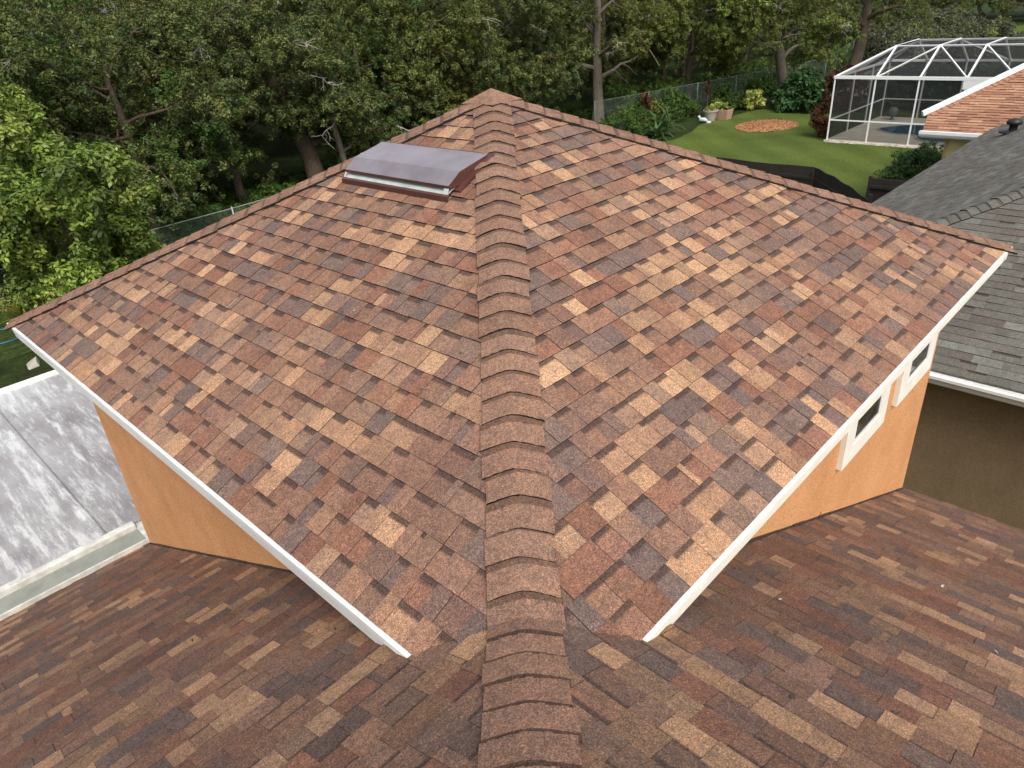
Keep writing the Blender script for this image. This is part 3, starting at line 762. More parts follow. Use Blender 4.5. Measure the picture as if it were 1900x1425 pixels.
# ---------------------------------------------------------------- fences
df = thing('privacy_fence', 'dark brown solid fence crossing the lawn behind the tower roof', 'fence', (23, 12, G))
for (a, b, wv) in (((23.2, 19.2), (22.75, 8.3), 0), ((22.75, 8.3), (20.6, 5.75), .3)):
    mb = MB(); n = 14
    for i in range(n):
        t0, t1 = i / n, (i + 1) / n
        p = lambda t: (a[0] + (b[0] - a[0]) * t, a[1] + (b[1] - a[1]) * t)
        zt_ = lambda t: -3.42 - wv * t * t + (.02 * math.sin(t * 21))
        (x0, y0), (x1, y1) = p(t0), p(t1)
        mb.hexa([(x0, y0, G), (x0 + .04, y0, G), (x1 + .04, y1, G), (x1, y1, G), (x0, y0, zt_(t0)), (x0 + .04, y0, zt_(t0)), (x1 + .04, y1, zt_(t1)), (x1, y1, zt_(t1))])
    pn = mb.build('fence_panel', FENCE, df)
    mb = MB(); mb.bar((a[0] - .02, a[1], -3.75), (b[0] - .02, b[1], -3.75 - wv), .06, .09); mb.build('rail', FENCE, df)
for (x, y) in ((23.2, 19.2), (23.1, 16.8), (23.0, 14.4), (22.9, 12.0), (22.85, 9.8), (22.75, 8.3), (20.6, 5.75)):
    mb = MB(); mb.box((x - .07, y - .05, G), (x - .0, y + .05, -3.5)); mb.build('post', FENCE, df)
f2 = thing('privacy_fence', 'short dark brown fence panel beside the grey shingled roof', 'fence', (22.4, 5, G))
mb = MB(); mb.box((22.3, 4.7, G), (22.34, 6.35, -3.46)); mb.build('fence_panel', FENCE, f2)
mb = MB(); mb.box((22.24, 4.7, -3.75), (22.3, 6.35, -3.66)); mb.build('rail', FENCE, f2)
mb = MB(); mb.box((22.26, 6.35, G), (22.36, 6.43, -3.40)); mb.build('post', FENCE, f2)
GSTEEL = simple('galvanised_fence_steel', (.26, .29, .26), .5, .2)
def chain_fence(label, pts, h, step):
    t = thing('chain_link_fence', label, 'fence', (*pts[0], G))
    L = []
    for (a, b) in zip(pts, pts[1:]):
        d = math.dist(a, b); n = max(1, round(d / step))
        for i in range(n): L.append((a[0] + (b[0] - a[0]) * i / n, a[1] + (b[1] - a[1]) * i / n))
    L.append(pts[-1])
    for (x, y) in L:
        mb = MB(); mb.tube([(x, y, G), (x, y, G + h + .06)], .032, 8); mb.build('post', GSTEEL, t, smooth=True)
    mb = MB()
    for p, q in zip(L, L[1:]): mb.bar((*p, G + h), (*q, G + h), .03)
    mb.build('top_rail', GSTEEL, t)
    mb = MB()
    for p, q in zip(L, L[1:]): mb.poly([(*p, G + .02), (*q, G + .02), (*q, G + h), (*p, G + h)])
    mb.build('wire_mesh', CHAIN, t)
chain_fence('low galvanised chain-link fence along the wood at the left', [(-8, 25.6), (4.0, 24.6), (10.6, 24.9), (16, 25.4), (24, 25.6)], 1.2, 3.0)
GSTEEL = simple('dull_fence_steel', (.10, .12, .10), .6, .1)
chain_fence('tall grey chain-link fence behind the flower beds and mulch circle', [(33.0, 25.2), (41.4, 23.6), (49, 22.4), (56, 21.6), (66, 24.0), (84, 28.5)], 1.85, 4.2)

pf = thing('paling_fence', 'weathered tan paling fence left of the pool enclosure', 'fence', (52, 16.5, G))
PAL = simple('weathered_pale_wood', (.30, .25, .18), .85, nz=(5, .6, 1.2))
for i in range(34):
    t = i / 33; x = 47.6 + 8 * t; y = 17.4 - 1.2 * t
    mb = MB(); hh = 1.45 + .04 * math.sin(i * 5.1); mb.prism([(x, y, G), (x + .20, y - .03, G), (x + .20, y - .03, G + hh), (x + .10, y - .015, G + hh + .08), (x, y, G + hh)], (.0, .025, 0)); mb.build('paling', PAL, pf)
mb = MB(); mb.bar((47.6, 17.5, G + .4), (55.6, 16.3, G + .4), .04, .09); mb.build('rail', PAL, pf)
mb = MB(); mb.bar((47.6, 17.5, G + 1.15), (55.6, 16.3, G + 1.15), .04, .09); mb.build('rail', PAL, pf)

# ---------------------------------------------------------------- foliage
def leaves(centres, rad, n, leaf, pal, tuft=.17, nt=9, aspect=.5, flat=.8, up=.5, seed=0):
    """leaf faces gathered in tufts around each clump centre -> vertices, quads, colours"""
    g = np.random.default_rng(seed)
    C = np.asarray(centres, float); K = len(C); rad = np.broadcast_to(np.asarray(rad, float), (K,))
    d = g.normal(size=(K, nt, 3)); d /= np.linalg.norm(d, axis=2, keepdims=True)
    rr = g.random((K, nt, 1)) ** .4
    T = C[:, None] + d * rr * rad[:, None, None] * np.array([1, 1, flat])
    T = T.reshape(-1, 3); D = d.reshape(-1, 3)
    m = max(1, n // nt)
    e = g.normal(size=(len(T), m, 3)); e /= np.linalg.norm(e, axis=2, keepdims=True)
    Pp = (T[:, None] + e * (g.random((len(T), m, 1)) ** .5) * tuft).reshape(-1, 3)
    E_ = e.reshape(-1, 3); Dn = np.repeat(D, m, 0)
    Nn = E_ * .45 + Dn * .25 + np.array([0, 0, up]) + g.normal(size=Pp.shape) * .35
    Nn /= np.linalg.norm(Nn, axis=1, keepdims=True)
    t = g.normal(size=Pp.shape) + E_ * .6 + np.array([0, 0, -.3]); t -= Nn * (t * Nn).sum(1, keepdims=True); t /= np.linalg.norm(t, axis=1, keepdims=True)
    b = np.cross(Nn, t); s = leaf * g.uniform(.65, 1.3, (len(Pp), 1))
    V = np.stack([Pp - t * s * .5, Pp + b * s * aspect * .5 + Nn * s * .08, Pp + t * s * .5, Pp - b * s * aspect * .5 + Nn * s * .08], 1).reshape(-1, 3)
    F = np.arange(len(V)).reshape(-1, 4)
    pal = np.asarray(pal); ci = g.integers(0, len(pal), K); 
    cl = pal[ci][:, None, :] * g.uniform(.62, 1.35, (K, 1, 1)); tf = np.repeat(cl, nt, 1).reshape(-1, 3)
    tf = tf * .7 + pal[g.integers(0, len(pal), len(tf))] * .3
    Cc = np.repeat(tf, m, 0) * g.uniform(.7, 1.35, (len(Pp), 1))
    return V, F, Cc
OAK = [(.100, .126, .032), (.125, .148, .038), (.070, .096, .026), (.130, .138, .041), (.082, .114, .042)]
OLIVE = [(.130, .145, .030), (.112, .130, .028), (.150, .160, .034), (.095, .115, .024)]
BRIGHT = [(.145, .215, .034), (.108, .165, .030), (.19, .26, .046), (.092, .135, .028), (.24, .29, .06)]
GREYG = [(.10, .115, .065), (.085, .10, .05), (.12, .13, .08)]
UNDER = [(.05, .105, .018), (.07, .13, .02), (.04, .08, .015), (.09, .15, .025)]

def limb(mb, a, b, r0, r1, bend, n=6, sides=7, g=None):
    a = Vector(a); b = Vector(b); g = g or rnd
    off = Vector((g.uniform(-1, 1), g.uniform(-1, 1), g.uniform(-.3, .6))) * bend
    pts = []; rs = []
    for i in range(n + 1):
        t = i / n; w = Vector((g.uniform(-1, 1), g.uniform(-1, 1), g.uniform(-1, 1))) * bend * .12 * math.sin(math.pi * t)
        pts.append(a.lerp(b, t) + off * math.sin(math.pi * t) * .5 + w); rs.append(r0 + (r1 - r0) * t)
    mb.tube(pts, rs, sides, cap=False)
    return pts
def tree(name, seed, H, R, clear, pal, trunk_r=.28, nlimb=8, nclump=110, nleaf=380, leaf=.115, lean=(0, 0), crad=(.55, 1.0), bark=None, twigs=3, hang=.35, tuft=.17):
    """trunk with limbs, and a crown of leaf clumps on branch ends, built round its own base"""
    g = random.Random(seed)
    root = bpy.data.objects.new(name, None); COL.objects.link(root); root['_w'] = (0., 0., 0.)
    tb = MB(); top = Vector((lean[0], lean[1], H * .72)); tips = []
    tp = []; rs = []
    for i in range(9):
        t = i / 8; tp.append(Vector((lean[0] * t ** 1.3 + g.uniform(-.1, .1) * (i > 0), lean[1] * t ** 1.3 + g.uniform(-.1, .1) * (i > 0), H * .72 * t))); rs.append(trunk_r * (1.25 if i == 0 else 1 - .62 * t))
    tb.tube(tp, rs, 10, cap=False)
    for k in range(nlimb):
        t = .28 + .7 * (k + g.random() * .5) / nlimb; i = min(7, int(t * 8)); a = tp[i].lerp(tp[i + 1], t * 8 - i)
        th = k * 2.4 + g.uniform(-.4, .4); rr = R * g.uniform(.55, .95) * (1.05 - .35 * t)
        b = a + Vector((math.cos(th) * rr, math.sin(th) * rr, g.uniform(.2, .5) * H * (.2 + .25 * t)))
        pts = limb(tb, a, b, trunk_r * (.5 - .25 * t), trunk_r * .12, R * .22, g=g)
        for j in (3, 4, 5, 6):
            for q in range(2):
                th2 = th + g.uniform(-1.3, 1.3); l = R * g.uniform(.18, .42)
                e = pts[j] + Vector((math.cos(th2) * l, math.sin(th2) * l, g.uniform(-.55, .5) * l - hang * l))
                limb(tb, pts[j], e, trunk_r * .11, .02, l * .3, n=3, sides=5, g=g); tips.append(e); tips.append(pts[j].lerp(e, .6))
    tr = tb.build('trunk', bark or BARK, root, smooth=True, local=True)
    cl = list(tips)
    while len(cl) < nclump:
        th = g.uniform(0, 6.283); ph = math.acos(g.uniform(-.95, 1)); q = g.uniform(.55, 1)
        lob = 1 + .22 * math.sin(3 * th + seed) + .15 * math.sin(5 * th + 2 * ph + seed)
        z0 = clear + (H - clear) * .5
        cl.append(Vector((lean[0] * .7 + R * q * lob * math.sin(ph) * math.cos(th), lean[1] * .7 + R * q * lob * math.sin(ph) * math.sin(th), z0 + (H - clear) * .5 * q * math.cos(ph))))
    C = [tuple(c) for c in cl if c.z > clear * .75]
    rads = [g.uniform(*crad) for _ in C]
    V, F, Cc = leaves(C, rads, nleaf, leaf, pal, tuft=tuft, nt=12, seed=seed)
    me = mesh_np('crown', V, F, Cc, LEAF)
    cr = bpy.data.objects.new('crown', me); COL.objects.link(cr); cr.parent = root; cr['_w'] = (0., 0., 0.)
    for k in range(twigs):
        tw = MB()
        s = Vector(g.choice(C)); th = g.uniform(0, 6.283)
        e = s + Vector((math.cos(th), math.sin(th), g.uniform(-.6, .1))) * g.uniform(.8, 1.5)
        pts = limb(tw, s, e, .020, .009, .5, n=6, sides=5, g=g)
        for p in pts[1:]:
            for q in range(2):
                e2 = p + Vector((g.uniform(-1, 1), g.uniform(-1, 1), g.uniform(-1, .4))) * g.uniform(.25, .6)
                pp = limb(tw, p, e2, .011, .005, .2, n=3, sides=4, g=g)
                e3 = pp[2] + Vector((g.uniform(-1, 1), g.uniform(-1, 1), g.uniform(-1, .4))) * .25
                limb(tw, pp[2], e3, .006, .003, .08, n=2, sides=4, g=g)
        tw.build('dead_branch', TWIG, root, local=True)
    return root
def place(o, x, y, rz=0, s=1.0, label=None, cat='tree', group=None):
    o.location = (x, y, 0); o.rotation_euler = (0, 0, rz); o.scale = (s, s, s)
    if label: tag(o, label, cat, group)
    return o
PK = dict(trunk_r=.2, nleaf=560, leaf=.12, crad=(.65, 1.25))
protos = [tree('oak_tree', 101, 10.5, 4.6, 1.2, OAK, nclump=200, **PK), tree('oak_tree', 102, 9.5, 4.2, .9, OAK, nclump=185, lean=(.6, .3), **PK),
          tree('oak_tree', 103, 11.0, 4.8, 1.8, OLIVE + OAK[:2], nclump=200, bark=BARKP, twigs=5, **PK), tree('oak_tree', 104, 8.5, 4.0, .6, OAK + UNDER[:1], nclump=180, **PK)]
used = set()
def put(k, x, y, rz, s, label, group):
    src = protos[k]
    if k in used: o = copy_tree(src)
    else: o = src; used.add(k)
    return place(o, x, y, rz, s, label, 'tree', group)
FG = 'oaks along the edge of the wood'
front = [(0, 3.2, 29.5, .3, 1.0, 'dark green oak behind the bright tree at the far left'),
         (3, 9.0, 28.6, 2.2, 1.05, 'dark oak with a hanging lobe behind the low wire fence'),
         (1, 13.6, 30.2, 1.1, 1.0, 'dark oak between the hanging lobe and the leaning trunk'),
         (3, 20.2, 29.2, 4.0, .95, 'grey-green oak just left of the tower peak'),
         (2, 24.4, 29.6, 5.2, 1.0, 'light olive-topped oak above the roof vent'),
         (0, 28.2, 28.6, 2.9, 1.0, 'full grey-green oak directly above the tower peak'),
         (3, 32.2, 30.3, .8, .95, 'low leafy oak left of the tall straight trunk'),
         (1, 42.0, 31.5, 3.6, 1.1, 'shaded oak right of the tall straight trunk')]
for k, x, y, rz, s, lab in front: put(k, x, y, rz, s, lab, FG)
back = [(0, 2, 50), (2, 10, 54), (1, 20, 54), (0, -12, 44), (3, -8, 37), (1, 30, 55), (0, -4, 33), (1, 5.5, 36), (3, 11, 37.5), (2, 17, 38), (0, 23, 36.5), (1, 29, 37), (3, 35.5, 37.5), (0, 41, 38), (3, 47.5, 35), (1, 53, 33.5),
        (2, -1, 41), (0, 8, 44), (1, 16, 46), (3, 25, 45), (2, 34, 46), (0, 44, 45), (1, 54, 42), (3, 60, 36), (0, 66, 33), (2, 63, 44), (1, 73, 38), (3, 80, 34), (0, 74, 50), (1, 88, 41), (2, 96, 36), (0, 104, 34), (3, 112, 31)]
for k, x, y in back: put(k, x, y, rnd.uniform(0, 6.28), rnd.uniform(.95, 1.2), 'dark oak deep in the wood behind the front row', 'oaks deep in the wood')
for k, x, y in [(1, 127, 26), (3, 130, 16), (2, 128, 6), (0, 131, -4), (1, 120, -6), (3, 124, 1), (2, 118, 27)]: put(k, x, y, rnd.uniform(0, 6.28), rnd.uniform(1, 1.3), 'dark oak deep in the wood behind the front row', 'oaks deep in the wood')
right = [(0, 118, 20, .4, 1.1, 'dark tree beyond the far lawn at the right edge'), (2, 92, 30, 1.4, .8, 'grey mossy tree left of the small far lawn'), (3, 83, 30.5, 2, .8, 'low grey-green tree above the pool enclosure'), (1, 74, 29.5, 2.5, .9, 'dim tree right of the forked oak trunk'), (0, 122, 10, 3, 1.0, 'tree past the right end of the far lawn'), (3, 104, 27.5, 4, .7, 'greyish tree hanging over the far lawn')]
for k, x, y, rz, s, lab in right: put(k, x, y, rz, s, lab, 'trees beyond the pool enclosure')
# trees with a trunk that shows
t1 = tree('oak_tree', 201, 9.5, 3.8, 4.6, OAK, trunk_r=.46, nlimb=7, nclump=80, lean=(-1.9, .6), bark=BARK); place(t1, 17.0, 29.0, 0, 1, 'oak with a thick leaning brown trunk left of the roof vent', 'tree', FG)
t2 = tree('oak_tree', 202, 8.0, 2.8, 4.2, OAK, trunk_r=.17, nlimb=5, nclump=60, lean=(-.4, .2), bark=BARKP); place(t2, 17.4, 27.2, 0, 1, 'slim pale trunk beside the thick leaning one', 'tree', FG)
t3 = tree('oak_tree', 203, 12.5, 4.0, 5.6, OLIVE, trunk_r=.36, nlimb=9, nclump=110, lean=(.2, .2), bark=BARKP, twigs=12, hang=.6); place(t3, 35.6, 27.0, 0, 1, 'tall straight grey trunk right of the tower peak with bare hanging twigs', 'tree', FG)
t4 = tree('oak_tree', 204, 11.5, 4.8, 2.6, OLIVE + BRIGHT[:1] + OAK[:2], trunk_r=.36, nlimb=9, nclump=190, lean=(-2.4, 1.2), bark=BARKP, twigs=8, leaf=.13); place(t4, 47.2, 20.6, 0, 1, 'tree with leafy limbs over the lawn left of the pool enclosure', 'tree', FG)
t5 = tree('oak_tree', 205, 12.0, 4.6, 5.4, OAK, trunk_r=.50, nlimb=8, nclump=90, lean=(1.2, -.6), bark=BARK, twigs=5); place(t5, 61.0, 21.4, 0, 1, 'rugged dark oak leaning behind the left end of the pool enclosure', 'tree', FG)
t6 = tree('oak_tree', 206, 9.0, 3.6, 3.6, OAK, trunk_r=.35, nlimb=7, nclump=80, bark=BARK, twigs=2); place(t6, 95, 16.6, 0, 1, 'lone dark trunk on the small far lawn at the right edge', 'tree', 'trees beyond the pool enclosure')
t7 = tree('oak_tree', 207, 10.5, 4.2, 2.0, OLIVE + OAK[:2] + BRIGHT[:1], trunk_r=.22, nlimb=9, nclump=230, nleaf=460, lean=(-.8, -.6), bark=BARK, twigs=9, leaf=.13, crad=(.6, 1.0)); place(t7, 43.6, 25.6, 0, 1, 'wide olive-green tree hanging over the flower bed and planters', 'tree', FG)
# bright broadleaf trees on the left
b1 = tree('broadleaf_tree', 301, 7.7, 2.7, 2.2, BRIGHT, trunk_r=.13, nlimb=8, nclump=190, nleaf=320, leaf=.16, crad=(.4, .75), twigs=0, tuft=.2); place(b1, 2.6, 24.4, 0, 1, 'taller bright green tree at the left edge of the picture', 'tree', 'bright green broadleaf trees at the left')
b2 = tree('broadleaf_tree', 302, 5.6, 2.1, .9, BRIGHT, trunk_r=.09, nlimb=9, nclump=190, nleaf=320, leaf=.15, crad=(.35, .65), twigs=0, tuft=.19); place(b2, 3.9, 20.3, 0, 1, 'bushy bright green tree in front of the wire fence, above the left hip', 'tree', 'bright green broadleaf trees at the left')

# shrubs
def shrub(name, x, y, w, h, pal, label, cat='shrub', group=None, leaf=.10, seed=1, n=26, nleaf=170, tuft=.13, aspect=.5):
    g = random.Random(seed); C = []; 
    for i in range(n):
        th = g.uniform(0, 6.28); q = math.sqrt(g.random()); z = g.uniform(.15, 1)
        C.append((w * .5 * q * math.cos(th) * math.sin(math.pi * (.25 + .65 * z)) * 1.2, w * .5 * q * math.sin(th) * math.sin(math.pi * (.25 + .65 * z)) * 1.2, h * z * .85))
    V, F, Cc = leaves(C, min(w, h) * .22, nleaf, leaf, pal, tuft=tuft, nt=9, seed=seed, aspect=aspect)
    root = bpy.data.objects.new(name, None); COL.objects.link(root); root['_w'] = (0., 0., 0.)
    me = mesh_np('foliage', V, F, Cc, LEAF)
    f = bpy.data.objects.new('foliage', me); COL.objects.link(f); f.parent = root
    tb = MB()
    for i in range(5):
        e = g.choice(C); limb(tb, (g.uniform(-.08, .08), g.uniform(-.08, .08), 0), e, .025, .008, .2, n=4, sides=5, g=g)
    tb.build('stem', BARK, root, local=True)
    place(root, x, y, 0, 1, label, cat, group); return root
RUBY = [(.16, .02, .022), (.10, .015, .018), (.20, .035, .03)]
BRONZE = [(.10, .035, .022), (.07, .03, .018), (.13, .05, .03)]
VARI = [(.42, .44, .10), (.50, .52, .16), (.18, .28, .05)]
DEEP = [(.025, .065, .018), (.035, .085, .02), (.045, .10, .03)]
shrub('hedge_shrub', 29.6, 7.0, 2.3, 1.5, DEEP + UNDER[:1], 'dense dark green hedge shrub beside the yellow wall', seed=61, n=60, nleaf=260, leaf=.09)
shrub('rose_shrub', 27.2, 6.9, 1.7, 1.1, UNDER, 'loose pale-leaved shrub in front of the dark hedge', seed=62)
shrub('big_leaf_shrub', 45.0, 18.2, 2.9, 2.3, DEEP + [(.05, .12, .04)], 'large dark glossy shrub left of the pool enclosure', seed=63, n=50, leaf=.26, nleaf=150, tuft=.25, aspect=.6)
shrub('bronze_shrub', 44.6, 15.8, 2.4, 2.6, BRONZE, 'dark bronze-leaved shrub behind the corner of the pool enclosure', seed=64, n=45, leaf=.16)
shrub('copper_shrub', 36.9, 13.9, .85, 1.75, [(.12, .045, .022), (.16, .07, .03), (.09, .04, .02)], 'narrow copper-red shrub at the near corner of the pool enclosure', seed=65, n=34, leaf=.10)
shrub('variegated_shrub', 44.2, 21.2, 1.3, 1.2, VARI, 'yellow and green variegated shrub by the tall wire fence', seed=66, n=20, leaf=.14)
shrub('croton', 41.2, 22.0, 1.1, .8, VARI + UNDER[:1], 'low variegated plant right of the planter pots', seed=67, n=16, leaf=.16)
shrub('fence_vine', 49.5, 23.0, 2.4, 2.0, UNDER + OLIVE[:1], 'yellow-green bush against the tall wire fence', seed=68, n=34)
shrub('bushy_shrub', 33.6, 23.3, 2.8, 1.7, UNDER, 'leafy green bush right of the tall grey trunk', seed=69, n=44)
for i, y in enumerate((13.6, 11.6, 9.6, 7.6, 5.6, 3.6, 1.4)):
    shrub('hedge_shrub', 46.4 + (i % 2) * .3, y, 2.7, 2.7, DEEP, 'dark clipped hedge shrub behind the far wall of the pool enclosure', group='hedge behind the pool enclosure', seed=140 + i, n=55, nleaf=230, leaf=.13)
for i, (x, y, w, h) in enumerate([(66, 20.5, 5, 3.0), (71, 22, 5, 3.4), (77, 22.5, 5.5, 3.6), (83, 22.8, 5.5, 3.6), (89, 22.6, 5, 3.4), (70, 17, 4.5, 2.2), (77, 17.5, 5, 2.4), (84, 18, 5, 2.6), (62, 17.5, 4, 2.2)]):
    shrub('thicket_bush', x, y, w, h, GREYG + OLIVE[:1], 'grey-green thicket bush beyond the flat top of the pool enclosure', group='thicket beyond the pool enclosure', seed=160 + i, n=60, nleaf=200, leaf=.22, tuft=.3)
for i, (x, y, w, h) in enumerate([(36.6, 24.9, 2.2, 1.9), (38.9, 24.3, 2.2, 2.0), (43.4, 22.7, 1.8, 1.5), (46.5, 22.0, 2.2, 1.9)]):
    shrub('fence_bush', x, y, w, h, UNDER, 'mid-green bush growing against the tall wire fence', group='bushes against the tall wire fence', seed=180 + i, n=36, nleaf=190, leaf=.12)
UG = 'undergrowth bushes along the edge of the wood'
for i, (x, y, w, h) in enumerate([(7.5, 26.5, 2.4, .9), (10.6, 27.0, 2.8, 1.0), (13.5, 27.0, 2.6, 1.2), (17.5, 26.0, 2.8, 1.5), (20.5, 26.6, 2.8, 1.8), (24, 27, 3, 2.0), (27.4, 26.6, 3, 2.0), (30.4, 27.2, 3, 1.8), (38.2, 27.0, 3.2, 2.2), (41.2, 26.4, 3.2, 2.4), (44.3, 25.2, 3.2, 2.2), (47.5, 24.6, 3, 2.4), (37.0, 24.4, 2.6, 1.5), (39.6, 23.8, 2.4, 1.4), (53, 25, 3, 2.2), (58, 25.5, 3.2, 2.4), (63.5, 26.5, 3.4, 2.2), (69, 28, 3.4, 2.2)]):
    w0 = ['left of', 'right of', 'behind']
    shrub('undergrowth_bush', x, y, w, h, UNDER + (OLIVE if i % 3 == 0 else []), 'green undergrowth bush at the foot of the wood', group=UG, seed=80 + i, n=36, nleaf=170, leaf=.12)

# strap-leaved plants: cordyline, cannas, ferns, grasses
def strap_plant(name, x, y, n, L, w, pal, label, spread=.8, stalk=0, seed=1, cat='plant', group=None, droop=.8):
    g = random.Random(seed); mb = MB()
    for i in range(n):
        th = g.uniform(0, 6.283); l = L * g.uniform(.6, 1.1); el = g.uniform(.35, 1.4); c = g.choice(pal); j = g.uniform(.75, 1.25); c = tuple(q * j for q in c)
        pts = []; p = Vector((0, 0, stalk * g.uniform(.4, 1))); s = 5
        for k in range(s + 1):
            pts.append(p.copy()); e = el - droop * (k / s) ** 1.3 * 1.6
            p = p + Vector((math.cos(th) * math.cos(e) * spread, math.sin(th) * math.cos(e) * spread, math.sin(e))) * (l / s)
        sd = Vector((-math.sin(th), math.cos(th), 0)) * w
        for k in range(s):
            wa = math.sin(math.pi * (.12 + .88 * k / s) ** .8); wb = math.sin(math.pi * (.12 + .88 * (k + 1) / s) ** .8) if k < s - 1 else .05
            mb.poly([pts[k] - sd * wa, pts[k] + sd * wa, pts[k + 1] + sd * wb, pts[k + 1] - sd * wb], c)
    root = bpy.data.objects.new(name, None); COL.objects.link(root); root['_w'] = (0., 0., 0.)
    mb.build('foliage', LEAF, root, local=True)
    if stalk:
        tb = MB(); limb(tb, (0, 0, 0), (0, 0, stalk), .03, .02, .05, n=4, g=g); tb.build('stem', BARK, root, local=True)
    place(root, x, y, 0, 1, label, cat, group); return root
strap_plant('cordyline', 36.3, 24.0, 60, .8, .05, RUBY, 'dark red cordyline right of the tall grey trunk', stalk=1.6, seed=1)
strap_plant('cordyline', 40.9, 22.6, 36, .7, .05, BRONZE, 'bronze-leaved plant behind the planter pots', stalk=1.9, seed=2)
strap_plant('ginger_plant', 34.6, 22.0, 90, 1.9, .09, [(.05, .10, .03), (.07, .13, .04), (.09, .15, .05)], 'tall arching green plant at the left end of the lawn', seed=3)
strap_plant('reed_clump', 36.6, 22.6, 40, 1.9, .03, [(.10, .15, .05), (.16, .2, .09)], 'pale arching reeds beside the red cordyline', seed=4, droop=1.0)
strap_plant('canna', 33.2, 21.2, 60, 1.2, .10, [(.045, .10, .025), (.06, .12, .03)], 'broad-leaved green plants nearest the tower hip', seed=5)
strap_plant('golden_grass', 2.7, 22.9, 120, 1.0, .03, [(.24, .26, .03), (.16, .22, .03), (.30, .28, .04)], 'yellow-green ornamental grass clump at the left edge', seed=6)
strap_plant('fern', 5.2, 23.3, 70, 1.2, .05, [(.05, .13, .02), (.07, .16, .03)], 'bright green fern fronds above the left hip', seed=7)
strap_plant('fern', 6.6, 24.6, 60, 1.1, .05, [(.045, .11, .02), (.06, .13, .03)], 'darker fern right of the bright one', seed=8)

def cover(name, lo, hi, n, h, pal, leaf, label_seed):
    g = np.random.default_rng(label_seed); pts = []
    C = np.stack([g.uniform(lo[0], hi[0], n), g.uniform(lo[1], hi[1], n), g.uniform(0, h, n) ** 1.0], 1)
    V, F, Cc = leaves(C, .35, 60, leaf, pal, tuft=.16, nt=4, seed=label_seed, flat=.4)
    me = mesh_np(name, V, F, Cc, LEAF); o = bpy.data.objects.new(name, me); COL.objects.link(o); o['kind'] = 'stuff'
    return o
cover('ground_cover', (-6, 24.2), (34, 34), 1500, .25, UNDER, .12, 5)
cover('wild_ferns', (34, 24.6), (84, 33), 1700, .5, UNDER, .14, 6)
# far wood that closes the view behind the single trees
g = np.random.default_rng(77); n = 1500
xs = g.uniform(-40, 150, n); yy = np.where(xs < 95, g.uniform(50, 62, n), g.uniform(38, 52, n)); zc_ = g.uniform(.5, 12, n)
ex = 420; C = np.stack([np.r_[xs, g.uniform(126, 140, ex)], np.r_[yy, g.uniform(-30, 45, ex)], np.r_[zc_, g.uniform(.5, 12, ex)]], 1)
V, F, Cc = leaves(C, 1.5, 130, .34, OAK, tuft=.5, nt=10, seed=9)
me = mesh_np('far_wood', V, F, Cc, LEAF); o = bpy.data.objects.new('far_wood', me); COL.objects.link(o); o['kind'] = 'stuff'

# ---------------------------------------------------------------- small garden things
TERRA = simple('clay_planter', (.40, .24, .17), .85, nz=(6, .8, 1.1)); GREYPOT = simple('grey_planter', (.30, .27, .22), .85, nz=(6, .8, 1.1))
def pot(x, y, r, h, mat, label, pal):
    t = thing('planter', label, 'planter', (x, y, G))
    mb = MB(); mb.lathe((x, y, G), [(0, .0), (r * .7, 0), (r * .95, h * .86), (r * 1.06, h * .86), (r * 1.06, h), (r * .93, h), (r * .9, h * .9), (0, h * .9)], 20); mb.build('pot', mat, t, smooth=False)
    return t
pot(39.6, 21.6, .42, .62, GREYPOT, 'round grey planter pot at the edge of the flower bed', VARI)
t = thing('planter', 'square pinkish clay planter beside the round grey pot', 'planter', (40.3, 21.1, G))
mb = MB(); x, y = 40.3, 21.1
mb.hexa([(x - .3, y - .35, G), (x + .3, y - .35, G), (x + .3, y + .35, G), (x - .3, y + .35, G), (x - .38, y - .43, G + .58), (x + .38, y - .43, G + .58), (x + .38, y + .43, G + .58), (x - .38, y + .43, G + .58)]); mb.build('pot', TERRA, t, bevel=.02)
mb = MB(); mb.box((x - .33, y - .38, G + .585), (x + .33, y + .38, G + .60), (.03, .02, .012)); mb.build('soil', ATT, t)
def in_pot(name, x, y, z, label, seed):
    r = strap_plant(name, x, y, 46, .62, .07, VARI, label, seed=seed); r.location.z = z; return r
in_pot('croton', 39.6, 21.6, .55, 'yellow-green leafy plant growing in the round grey pot', 15)
in_pot('croton', 40.3, 21.1, .58, 'yellow-green leafy plant growing in the square clay planter', 16)
og = thing('garden_ornament', 'small pale turquoise animal-shaped ornament in front of the grey pot', 'garden ornament', (38.9, 21.7, G))
mb = MB(); mb.tube([(38.9, 21.95, G + .10), (38.9, 21.8, G + .16), (38.9, 21.55, G + .17), (38.9, 21.4, G + .12)], [.06, .12, .12, .05], 10); mb.tube([(38.9, 21.86, G + .2), (38.9, 21.95, G + .34), (38.9, 22.05, G + .33)], [.06, .07, .03], 8); mb.build('body', simple('turquoise_white_glaze', (.55, .68, .64), .4), og, smooth=True)
mb = MB(); mb.lathe((38.9, 21.3, G), [(.14, 0), (.15, .08), (0, .13)], 8); mb.build('base_stone', ATT, og, smooth=True)
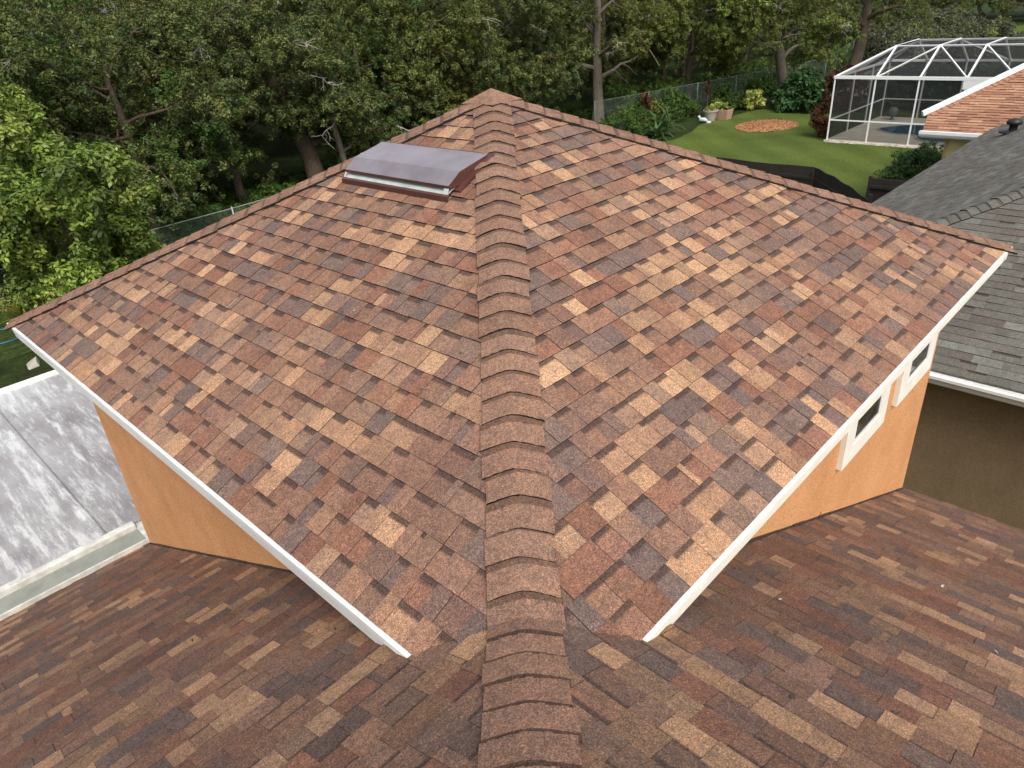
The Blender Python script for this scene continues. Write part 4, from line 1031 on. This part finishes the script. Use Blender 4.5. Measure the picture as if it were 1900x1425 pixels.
# left edge bits
mb = MB(); mb.lathe((.72, 19.1, G), [(0, 0), (.24, 0), (.31, .56), (.34, .56), (.34, .62), (.30, .62), (.29, .54), (0, .54)], 22)
tag(mb.build('bucket', simple('dark_red_plastic', (.12, .012, .010), .5)), 'dark red bucket at the left edge behind the patio roof', 'bucket')
mb = MB(); mb.hexa([(1.75, 18.95, G + .01), (2.0, 19.0, G + .01), (2.1, 19.35, G + .01), (1.8, 19.4, G + .01), (1.74, 18.98, G + .05), (1.98, 19.04, G + .12), (2.05, 19.3, G + .17), (1.84, 19.36, G + .06)])
tag(mb.build('white_scrap', simple('white_sheet', (.36, .34, .29), .7)), 'crumpled off-white scrap lying on the soil beyond the patio roof', 'scrap', None)
HOSE = simple('blue_garden_hose', (.02, .12, .20), .4)
for lab, pts in (('blue garden hose curving over the grass at the left edge', [(.6, 22.3), (1.4, 22.9), (2.2, 22.7), (3.0, 22.9), (4.2, 22.2)]), ('second blue hose loop nearer the patio roof', [(.2, 21.4), (1.2, 21.6), (2.1, 21.5), (3.0, 21.9), (4.4, 21.3)])):
    mb = MB(); P = []
    for i in range(len(pts) - 1):
        p0 = Vector(pts[max(i - 1, 0)]); p1 = Vector(pts[i]); p2 = Vector(pts[i + 1]); p3 = Vector(pts[min(i + 2, len(pts) - 1)])
        for k in range(6):
            t = k / 6; q = .5 * ((2 * p1) + (-p0 + p2) * t + (2 * p0 - 5 * p1 + 4 * p2 - p3) * t * t + (-p0 + 3 * p1 - 3 * p2 + p3) * t ** 3); P.append((q.x, q.y, G + .035))
    mb.tube(P, .022, 6); tag(mb.build('garden_hose', HOSE, smooth=True), lab, 'garden hose')
LAWN2 = simple('rough_dark_grass', (.035, .055, .014), .95, nz=(5, .5, 1.5), bmp=(9, .8, .05), spec=.1)
sheet('left_grass', smooth_poly([(-8, 19.8), (2, 20.2), (7, 19.6), (9, 22), (6, 24), (0, 24), (-8, 23.6)], 5, .1), G + .007, LAWN2)
mb = MB(); mb.lathe((102.0, 22.6, G), [(0, 0), (.4, 0), (.55, .7), (0, .7)], 14)
tag(mb.build('planter', simple('orange_red_clay', (.16, .035, .02), .8)), 'reddish planter at the edge of the small far lawn', 'planter')

for o in bpy.data.objects:
    if '_w' in o: del o['_w']
